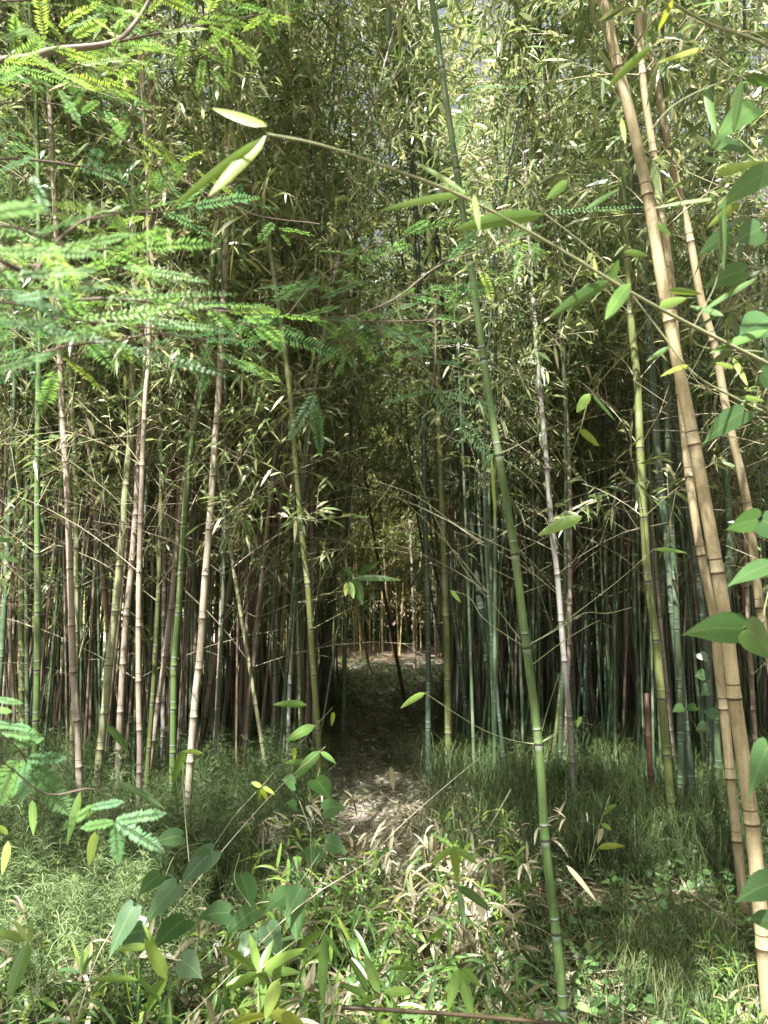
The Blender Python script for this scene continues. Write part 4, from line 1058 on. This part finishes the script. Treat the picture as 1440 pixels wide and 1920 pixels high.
btw([(1440, 280), (1440, 140), (1390, 145), (1325, 165), (1260, 200), (1215, 250)], [1.15, 1.1, 1.1, 1.08, 1.05, 1.05], .0016, .0008)
btw([(1430, 660), (1300, 640), (1345, 520), (1348, 372)], [1.25, 1.18, 1.15, 1.12], .0012, .0008)
NL = [((500, 236), (393, 200), 42, .9, .86), ((498, 255), (398, 362), 40, .95, .86), ((494, 258), (322, 392), 26, .8, .84), ((875, 364), (768, 298), 15, .8, 1.0), ((880, 362), (712, 396), 20, .7, 1.0), ((1020, 402), (852, 432), 34, .6, 1.05),
      ((888, 366), (899, 434), 15, .8, 1.0), ((1064, 338), (1024, 374), 28, .6, 1.0), ((1100, 392), (1166, 351), 13, .2, 1.2), ((1146, 525), (1034, 594), 30, .25, 1.1), ((1182, 531), (1138, 596), 36, .5, 1.1), ((1146, 524), (1161, 484), 22, .2, 1.1),
      ((1170, 472), (1217, 480), 18, .7, 1.2), ((1118, 520), (1113, 478), 9, .9, 1.1), ((1356, 592), (1289, 572), 17, .2, 1.15), ((1236, 575), (1290, 558), 24, .8, 1.15), ((1252, 545), (1318, 552), 14, .7, 1.15), ((1440, 618), (1334, 662), 24, .4, 1.2),
      ((1347, 372), (1224, 391), 12, .7, 1.1), ((1357, 386), (1357, 497), 18, .2, 1.1), ((1324, 164), (1341, 247), 22, .3, 1.05), ((1392, 150), (1377, 242), 28, .2, 1.05), ((1395, 142), (1470, 165), 24, .2, 1.1), ((1224, 86), (1140, 166), 20, .8, 1.05),
      ((1322, 90), (1229, 119), 17, 1, 1.05), ((1262, 0), (1235, 56), 15, 1, 1.0), ((1165, 220), (1172, 266), 12, .9, 1.2), ((1232, 418), (1256, 441), 17, .6, 1.2), ((1256, 650), (1214, 677), 13, .4, 1.25), ((1292, 684), (1240, 706), 12, 1, 1.25),
      ((1300, 10), (1410, -5), 20, .6, 1.0), ((1340, 330), (1440, 300), 24, .9, 1.3), ((1390, 380), (1330, 425), 20, .9, 1.3), ((1420, 520), (1310, 590), 16, .4, 1.3), ((1375, 670), (1400, 720), 16, .9, 1.3), ((1390, 745), (1432, 752), 14, .8, 1.3),
      ((1106, 738), (1083, 772), 24, .75, 1.6), ((1110, 740), (1150, 786), 9, .4, 1.6), ((1088, 806), (1122, 836), 17, .85, 1.6), ((1380, 690), (1340, 680), 14, .9, 1.3)]
for a, b, w, r_, Y in NL:
    tmp = MB(); px_leaf(tmp, a, b, w * .76, Y, rng.normal(0, .03), r_, .1)
    for v, q, at in zip(tmp.v, tmp.q, tmp.a): lf.add(v - o, quads=q, a=at)
btw([(1240, 560), (1180, 650), (1110, 738), (1088, 806), (1060, 880)], [1.3, 1.45, 1.6, 1.62, 1.7], .0014, .0007)
mb.build('arching_branches', M['twig_green'], t); lf.build('near_leaves', M['leaf_near'], t)

# ------------------------------------------------------------------ feathery conifers
def fronds(mb, A, D, L, rv, halfw=.012, pairs=20, nrm=None, droop=.12, nw=.0015, rg=rng):
    """flat feathery sprays: a midrib with two rows of needles"""
    A = np.asarray(A, float).reshape(-1, 3); n = len(A)
    if n == 0: return
    D = norm(np.asarray(D, float).reshape(-1, 3)); L = np.broadcast_to(np.asarray(L, float), n); rv = np.broadcast_to(rv, n)
    halfw = np.broadcast_to(halfw, n)
    U = norm(rg.normal(0, .35, (n, 3)) + [0, 0, 1.]) if nrm is None else norm(np.broadcast_to(nrm, (n, 3)))
    S = norm(np.cross(D, U)); U = np.cross(S, D)
    j = (np.arange(pairs) + .6) / pairs
    def at(t): return A[:, None] + D[:, None] * (t * 1.0)[None, :, None] * L[:, None, None] - np.array([0, 0, 1.]) * (droop * L)[:, None, None] * (t ** 2)[None, :, None]
    C0 = at(j)
    prof = np.minimum(1, (1.03 - j) * 3.2) * np.minimum(1, .55 + j * 3)
    for sg in (-1, 1):
        jit = rg.normal(1, .10, (n, pairs))
        nd = norm(S[:, None] * sg + D[:, None] * rg.uniform(.35, .6, (n, pairs))[..., None] + U[:, None] * rg.normal(-.05, .15, (n, pairs))[..., None])
        ln = (halfw[:, None] * prof[None] * jit)[..., None]
        E = C0 + nd * ln
        w = D[:, None] * (np.maximum(nw, L * .30 / pairs))[:, None, None]
        Mp = C0 + nd * ln * .55
        v = np.stack([C0 - w * .4, C0 + w * .4, Mp + w, E, Mp - w], 2)
        v[:, :, 1] = C0
        v = np.stack([C0, Mp - w, E, Mp + w], 2)
        k = n * pairs
        a = np.zeros((k, 4, 3)); a[:, :, 0] = np.repeat(rv, pairs)[:, None]; a[:, :, 1] = .3
        mb.add(v, quads=np.arange(k * 4).reshape(k, 4), a=a)
    t = np.linspace(0, 1, 4); R = at(t)
    segs(mb, R[:, :-1].reshape(-1, 3), R[:, 1:].reshape(-1, 3), .0006, .0004, np.repeat(rv, 3))
LBASE = np.zeros(3)
# openings in the crowns: where the photograph shows the sun reaching, no spray hangs in its way
GAPS = [((120, 1700), 3.1, .42), ((60, 1800), 2.7, .22), ((770, 1610), 3.3, .26), ((710, 1590), 3.4, .20), ((540, 1600), 3.3, .13), ((1150, 1810), 2.9, .20), ((1290, 1860), 2.6, .18), ((1390, 1800), 2.7, .18), ((1060, 1850), 2.6, .13), ((900, 1640), 3.1, .12),
        ((840, 1800), 2.9, .08), ((1240, 1620), 4.2, .14), ((500, 1880), 1.8, .10), ((600, 1840), 1.8, .08), ((240, 1290), 4.6, .24), ((215, 1420), 4.6, .22), ((330, 1330), 4.6, .20), ((290, 1440), 4.6, .16), ((130, 1060), 4.6, .18), ((235, 1000), 4.6, .10), ((390, 950), 4.3, .10),
        ((990, 1240), 2.5, .07), ((1004, 1350), 2.5, .05), ((950, 930), 2.5, .04), ((1018, 1470), 2.5, .03), ((903, 630), 2.5, .06), ((1385, 1600), 2.4, .04), ((1425, 1790), 2.4, .06), ((1370, 1235), 2.4, .03), ((1295, 745), 2.4, .05), ((1168, 190), 2.4, .10), ((1210, 380), 2.4, .07), ((1350, 1060), 2.4, .04), ((1320, 920), 2.4, .03),
        ((1410, 1020), 3, .08), ((590, 1330), 3.9, .10), ((575, 1100), 3.9, .08), ((1258, 1540), 4.3, .08), ((1075, 1480), 4.7, .07), ((1222, 1430), 4.6, .06), ((720, 1280), 13, .5), ((430, 1820), 2.0, .10), ((300, 1880), 1.9, .1), ((700, 1700), 2.6, .12), ((60, 450), .7, .22), ((250, 580), .9, .22), ((100, 60), 1.3, .3), ((330, 60), 1.5, .25), ((1180, 540), 1.1, .22), ((1000, 430), 1.05, .14), ((1350, 200), 1.1, .22), ((1300, 660), 1.25, .12), ((880, 360), 1.0, .08), ((450, 250), .85, .14), ((60, 1440), 1.3, .12), ((230, 1560), 1.3, .10), ((1410, 1680), 1.25, .06), ((1100, 770), 1.6, .06), ((1050, 985), 2.5, .05), ((860, 780), 1.5, .05), ((300, 1780), 2.2, .07), ((860, 1900), 1.95, .16), ((560, 1700), 2.2, .06), ((1420, 1180), 1.25, .04), ((1420, 450), 1.25, .04)]
SV = np.array(SUN_TO)
GC = np.array([W(p[0], p[1], Y) for p, Y, r in GAPS]); GR = np.array([r for p, Y, r in GAPS])
def in_gap(P, rg):
    P = P + LBASE
    d = P[:, None] - GC[None]
    c = np.linalg.norm(np.cross(d, SV), axis=-1)
    front = (d @ SV) > 0
    return ((c < GR[None] * rg.uniform(.75, 1.2, c.shape)) & front).any(1)
def infrustum(P):
    P = P + LBASE
    return (P[:, 1] > .15) & (np.abs(P[:, 0]) < P[:, 1] * .60) & (P[:, 2] < EYE + P[:, 1] * .95)
def limb(wood, lf, rg, pts, r0, r1, sub=.07, sl=(.15, .45), fl=(.07, .12), gap=.028, rlo=.1, rhi=.9, t0=.25):
    """a limb with side twigs and feathery sprays"""
    cv = Curve(spline(pts, 40)); tube(wood, cv.P, np.linspace(r0, r1, len(cv.P)), 6, rnd=rg.random())
    ns = int(cv.L * (1 - t0) / sub); ok = []
    A_, D_, R_v = [], [], []
    for i in range(ns):
        s = cv.L * (t0 + (1 - t0) * (i + rg.random() * .5) / ns)
        P = cv.at(s); T = norm(cv.at(min(cv.L, s + .05)) - cv.at(max(0, s - .05)))
        side = norm(np.cross(T, [0, 0, 1.])) * (1 if i % 2 else -1)
        d = norm(side * rg.uniform(.5, 1.1) + T * rg.uniform(.4, 1.) + [0, 0, rg.normal(-.08, .22)])
        l = rg.uniform(*sl) * (1.15 - .6 * s / cv.L)
        E = P + d * l + [0, 0, -.12 * l]; segs(wood, P, E, .0016, .0008, [.4])
        m = max(3, int(l / gap)); u = (np.arange(m) + .7) / m
        X = P + (E - P) * u[:, None]
        sd = norm(np.cross(d, [0, 0, 1.])) * np.where(np.arange(m) % 2, 1, -1)[:, None]
        fd = norm(sd * rg.uniform(.6, 1., (m, 1)) + d * rg.uniform(.5, .9, (m, 1)) + rg.normal(0, .15, (m, 3)))
        fd[-1] = d
        A_.append(X); D_.append(fd); R_v.append(np.clip(rg.uniform(rlo, rhi) + rg.normal(0, .12, m), 0, 1))
    if not A_: return
    A = np.concatenate(A_); D = np.concatenate(D_); rv = np.concatenate(R_v); Ls = rg.uniform(*fl, len(A))
    v = infrustum(A); g_ = ~in_gap(A + D * Ls[:, None] * .5, rg) | (v & (A[:, 2] + LBASE[2] < 3.2))
    A, D, rv, Ls, v = A[g_], D[g_], rv[g_], Ls[g_], v[g_]
    fronds(lf, A[v], D[v], Ls[v], rv[v], halfw=Ls[v] * .14, pairs=20, nw=.0010, rg=rg)
    fronds(lf, A[~v], D[~v], Ls[~v] * 1.1, rv[~v], halfw=Ls[~v] * .27, pairs=6, nw=.010, rg=rg)  # out-of-view sprays widened so the crowns block more sun

def trunk_tree(label, base, H, rad, nl, zlo, seed, clear=None):
    global LBASE
    LBASE = np.array(base, float)
    rg = np.random.default_rng(seed)
    t = thing('conifer_tree', label, 'tree', base)
    tr, wood, lf = MB(), MB(), MB()
    z = np.linspace(-.05, H, 20)
    tube(tr, np.stack([.05 * np.sin(z), .04 * np.cos(z * 1.3), z], 1), np.linspace(.15, .015, 20) * (1 + .5 * np.exp(-np.linspace(0, 8, 20))), 12, rnd=.4)
    for i in range(nl):
        zz = zlo + (H - zlo) * (i + .5) / nl
        az = i * 2.4 + rg.normal(0, .2)
        L = rad * (1 - ((zz - zlo) / (H - zlo)) ** 1.5 * .75) * rg.uniform(.75, 1.1)
        d = np.array([math.cos(az), math.sin(az), 0])
        pts = [np.array([0, 0, zz]) + d * L * u + np.array([0, 0, 1.]) * (.22 * L * u - .25 * L * u * u) for u in (0, .35, .7, 1)]
        if clear is not None and clear(base + pts[-1]): continue
        limb(wood, lf, rg, [p for p in pts], .018, .003, t0=.3, sub=.10, sl=(.3, .7), gap=.04, fl=(.10, .17))
    return t, tr, wood, lf
base = np.array([-2.2, -.9, 0.])
def cl(p): return p[1] > .3 and p[2] < 1.7 + .95 * p[1] and abs(p[0]) < .7 * p[1] + .3
# lower limbs keep clear of the view except where the photograph shows them
t, tr, wood, lf = trunk_tree('feathery conifer left of the viewer, its light green sprays reaching across the upper left', base, 10.5, 4.0, 60, 3.3, 77, cl)
rg = np.random.default_rng(31)
def L3(pts, Ys): return [W(x, y, yy) - base for (x, y), yy in zip(pts, Ys)]
def root(h): return np.array([0.05, 0.03, h])
# upper left limb
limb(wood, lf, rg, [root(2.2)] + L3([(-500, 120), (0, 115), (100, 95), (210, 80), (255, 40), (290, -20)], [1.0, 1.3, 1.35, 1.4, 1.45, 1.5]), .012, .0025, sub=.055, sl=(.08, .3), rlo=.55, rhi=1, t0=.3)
limb(wood, lf, rg, L3([(205, 82), (300, 62), (420, 40), (520, 20)], [1.4, 1.45, 1.5, 1.6]), .003, .001, sub=.05, sl=(.06, .2), rlo=.6, rhi=1, t0=.1)
limb(wood, lf, rg, L3([(100, 95), (170, 150), (250, 210), (310, 300)], [1.35, 1.4, 1.4, 1.5]), .002, .001, sub=.06, sl=(.05, .16), rlo=.5, rhi=1, t0=.1)
# main limb crossing the left, and its forks
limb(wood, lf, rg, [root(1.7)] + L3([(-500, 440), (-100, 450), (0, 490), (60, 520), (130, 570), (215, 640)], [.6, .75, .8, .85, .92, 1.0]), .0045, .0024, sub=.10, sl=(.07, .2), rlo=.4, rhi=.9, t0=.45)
limb(wood, lf, rg, L3([(215, 640), (130, 648), (60, 670), (-60, 715)], [1.0, .98, .95, .9]), .002, .0013, sub=.05, sl=(.05, .14), rlo=.2, rhi=.7, t0=.1)
limb(wood, lf, rg, L3([(60, 520), (120, 440), (200, 400), (330, 400)], [.85, .9, 1.0, 1.15]), .002, .001, sub=.08, sl=(.06, .16), rlo=.4, rhi=.9, t0=.05)
limb(wood, lf, rg, L3([(120, 565), (220, 560), (330, 575), (440, 585)], [.92, 1.0, 1.15, 1.3]), .002, .0015, sub=.06, sl=(.06, .2), rlo=.4, rhi=.95, t0=.0)
limb(wood, lf, rg, L3([(215, 640), (300, 625), (360, 640), (430, 690)], [1.0, 1.1, 1.2, 1.3]), .002, .001, sub=.05, sl=(.05, .14), rlo=.1, rhi=.6, t0=.1)
limb(wood, lf, rg, L3([(-100, 560), (30, 570), (140, 600), (240, 610)], [.75, .8, .9, 1.0]), .0018, .001, sub=.09, sl=(.06, .16), rlo=.3, rhi=.9, t0=.1)
limb(wood, lf, rg, L3([(-80, 430), (20, 425), (120, 460), (220, 470)], [.6, .65, .75, .85]), .0018, .001, sub=.05, sl=(.05, .13), rlo=.5, rhi=1, t0=.1)
# thin dark limb reaching to the middle
limb(wood, lf, rg, L3([(330, 572), (440, 580), (540, 590), (640, 603), (780, 602), (830, 598)], [1.15, 1.3, 1.4, 1.5, 1.6, 1.65]), .0028, .0014, sub=.075, sl=(.06, .22), rlo=.2, rhi=.8, t0=.15)
limb(wood, lf, rg, L3([(640, 603), (740, 560), (820, 500), (900, 470), (1000, 440)], [1.5, 1.6, 1.65, 1.7, 1.8]), .0018, .001, sub=.08, sl=(.05, .16), rlo=.3, rhi=.9, t0=.1)
limb(wood, lf, rg, L3([(540, 590), (600, 520), (680, 470), (760, 440)], [1.4, 1.5, 1.6, 1.7]), .0016, .001, sub=.09, sl=(.05, .15), rlo=.2, rhi=.7, t0=.2)
limb(wood, lf, rg, L3([(200, 240), (330, 330), (470, 400), (600, 420)], [1.6, 1.7, 1.8, 1.9]), .0018, .001, sub=.13, sl=(.06, .2), rlo=.1, rhi=.7, t0=.1)
limb(wood, lf, rg, L3([(-100, 300), (60, 300), (200, 330), (300, 420), (360, 500)], [1.1, 1.2, 1.3, 1.4, 1.5]), .0022, .001, sub=.12, sl=(.06, .2), rlo=.1, rhi=.8, t0=.1)
limb(wood, lf, rg, L3([(-100, 10), (60, 0), (200, -10), (330, 10), (440, 60)], [1.5, 1.55, 1.6, 1.65, 1.7]), .0022, .001, sub=.10, sl=(.08, .25), rlo=.3, rhi=1, t0=.1)
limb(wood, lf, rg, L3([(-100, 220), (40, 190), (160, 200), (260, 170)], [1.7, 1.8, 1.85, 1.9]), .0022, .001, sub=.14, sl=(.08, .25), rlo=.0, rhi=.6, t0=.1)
limb(wood, lf, rg, L3([(815, 598), (816, 660), (810, 735)], [1.63, 1.55, 1.5]), .0014, .001, sub=.3, sl=(.03, .08), t0=.4)
tube(wood, spline(L3([(800, 600), (816, 610), (816, 680), (808, 738)], [1.63, 1.6, 1.55, 1.5]), 12), .0013, 5)
def pf(a, b, w, Y, rv, nw=.0018):
    A = W(*a, Y) - base; B = W(*b, Y + rg.normal(0, .02)) - base; L = np.linalg.norm(B - A)
    fronds(lf, A, B - A, L, rv, halfw=w * Y / F / 2, pairs=24, nrm=[rg.normal(0, .3), -.85, .45], droop=.05, rg=rg, nw=nw)
for a, b, w in (((808, 735), (924, 852), 40), ((810, 732), (945, 765), 22), ((806, 734), (718, 750), 14), ((812, 680), (870, 678), 12), ((812, 650), (738, 672), 14), ((814, 625), (760, 645), 12), ((816, 640), (880, 636), 12),
                ((590, 740), (541, 820), 30), ((592, 755), (600, 850), 28), ((870, 180), (858, 275), 30), ((860, 165), (990, 158), 13), ((1030, 400), (1205, 380), 18), ((1005, 455), (1003, 495), 20)):
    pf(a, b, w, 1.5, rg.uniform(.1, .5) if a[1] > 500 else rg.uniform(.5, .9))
for a, b, w, Y, rv in (((-20, 402), (85, 380), 52, .62, .8), ((-10, 470), (205, 468), 38, .62, .8), ((10, 520), (195, 497), 32, .65, .6), ((150, 600), (400, 562), 38, .8, .85), ((180, 640), (425, 694), 22, 1.0, .2), ((200, 560), (445, 540), 24, .85, .7),
                    ((-20, 700), (125, 650), 28, .7, .6), ((100, 640), (235, 600), 30, .8, .75), ((-10, 600), (250, 640), 22, .75, .3), ((30, 560), (200, 530), 30, .7, .5), ((60, 440), (170, 395), 40, .7, .7), ((100, 470), (260, 430), 34, .75, .8),
                    ((-20, 330), (60, 290), 30, .9, .3), ((60, 330), (90, 400), 26, .9, .5), ((0, 545), (130, 590), 34, .7, .2), ((230, 500), (390, 520), 26, .9, .8), ((250, 600), (420, 610), 26, .9, .6), ((-20, 8), (145, 3), 26, 1.0, 1), ((40, 45), (75, 80), 26, 1.1, 1), ((55, 100), (110, 132), 24, 1.2, 1),
                    ((100, 128), (180, 168), 24, 1.2, 1), ((112, 168), (152, 232), 22, 1.2, .7), ((150, 120), (250, 105), 22, 1.3, .9), ((240, 95), (330, 60), 22, 1.4, 1), ((300, 60), (390, 50), 20, 1.4, 1), ((120, 60), (190, 20), 26, 1.2, .8), ((200, 60), (260, 10), 24, 1.3, .9), ((0, 75), (60, 50), 26, 1.1, .7),
                    ((400, 20), (440, 60), 26, 1.5, 1), ((215, 400), (235, 440), 26, 1.2, 1), ((100, 400), (170, 430), 24, 1.1, 1), ((420, 640), (520, 560), 16, 1.4, .3), ((600, 560), (690, 520), 18, 1.5, .3), ((690, 600), (790, 560), 16, 1.5, .7), ((700, 610), (800, 640), 16, 1.5, .3), ((560, 595), (640, 570), 18, 1.5, .8)):
    pf(a, b, w, Y, rv)
twigs_low = [((-60, 1330), (30, 1400), (50, 1430)), ((-60, 1380), (20, 1440), (90, 1490), (180, 1480), (215, 1540))]
for p in twigs_low: tube(wood, spline(L3(p, [1.0, 1.15, 1.25, 1.3, 1.35]), 16), .0013, 5)
tube(wood, spline([root(1.4)] + L3([(-420, 1290), (-60, 1330)], [.85, 1.0]), 16), .0022, 5)
for a, b, w in (((215, 1540), (222, 1616), 26), ((216, 1540), (308, 1592), 24), ((216, 1540), (312, 1520), 22), ((213, 1542), (152, 1550), 16), ((180, 1510), (112, 1553), 18), ((170, 1515), (232, 1500), 15),
                ((50, 1425), (132, 1522), 44), ((52, 1422), (124, 1418), 22), ((48, 1428), (42, 1496), 30), ((30, 1425), (-2, 1505), 40), ((45, 1425), (22, 1490), 26), ((20, 1400), (82, 1382), 16), ((-10, 1370), (80, 1376), 22),
                ((-20, 1355), (60, 1362), 16), ((-20, 1310), (42, 1316), 12), ((-20, 1330), (22, 1332), 12), ((-20, 1035), (35, 1050), 12), ((-20, 1010), (20, 1012), 12), ((60, 1425), (100, 1480), 24)):
    pf(a, b, w * 1.2, 1.3, rg.uniform(.35, .8), .0026)
tr.build('trunk', M['bark'], t); wood.build('limbs', M['bark'], t); lf.build('sprays', M['frond'], t)
t, tr, wood, lf = trunk_tree('unseen feathery conifer added behind the viewer to shade the clearing', np.array([1.5, -2.2, 0.]), 11.5, 4.3, 64, 3.9, 78, cl)  # second conifer, added out of view for its shade
tr.build('trunk', M['bark'], t); wood.build('limbs', M['bark'], t); lf.build('sprays', M['frond'], t)
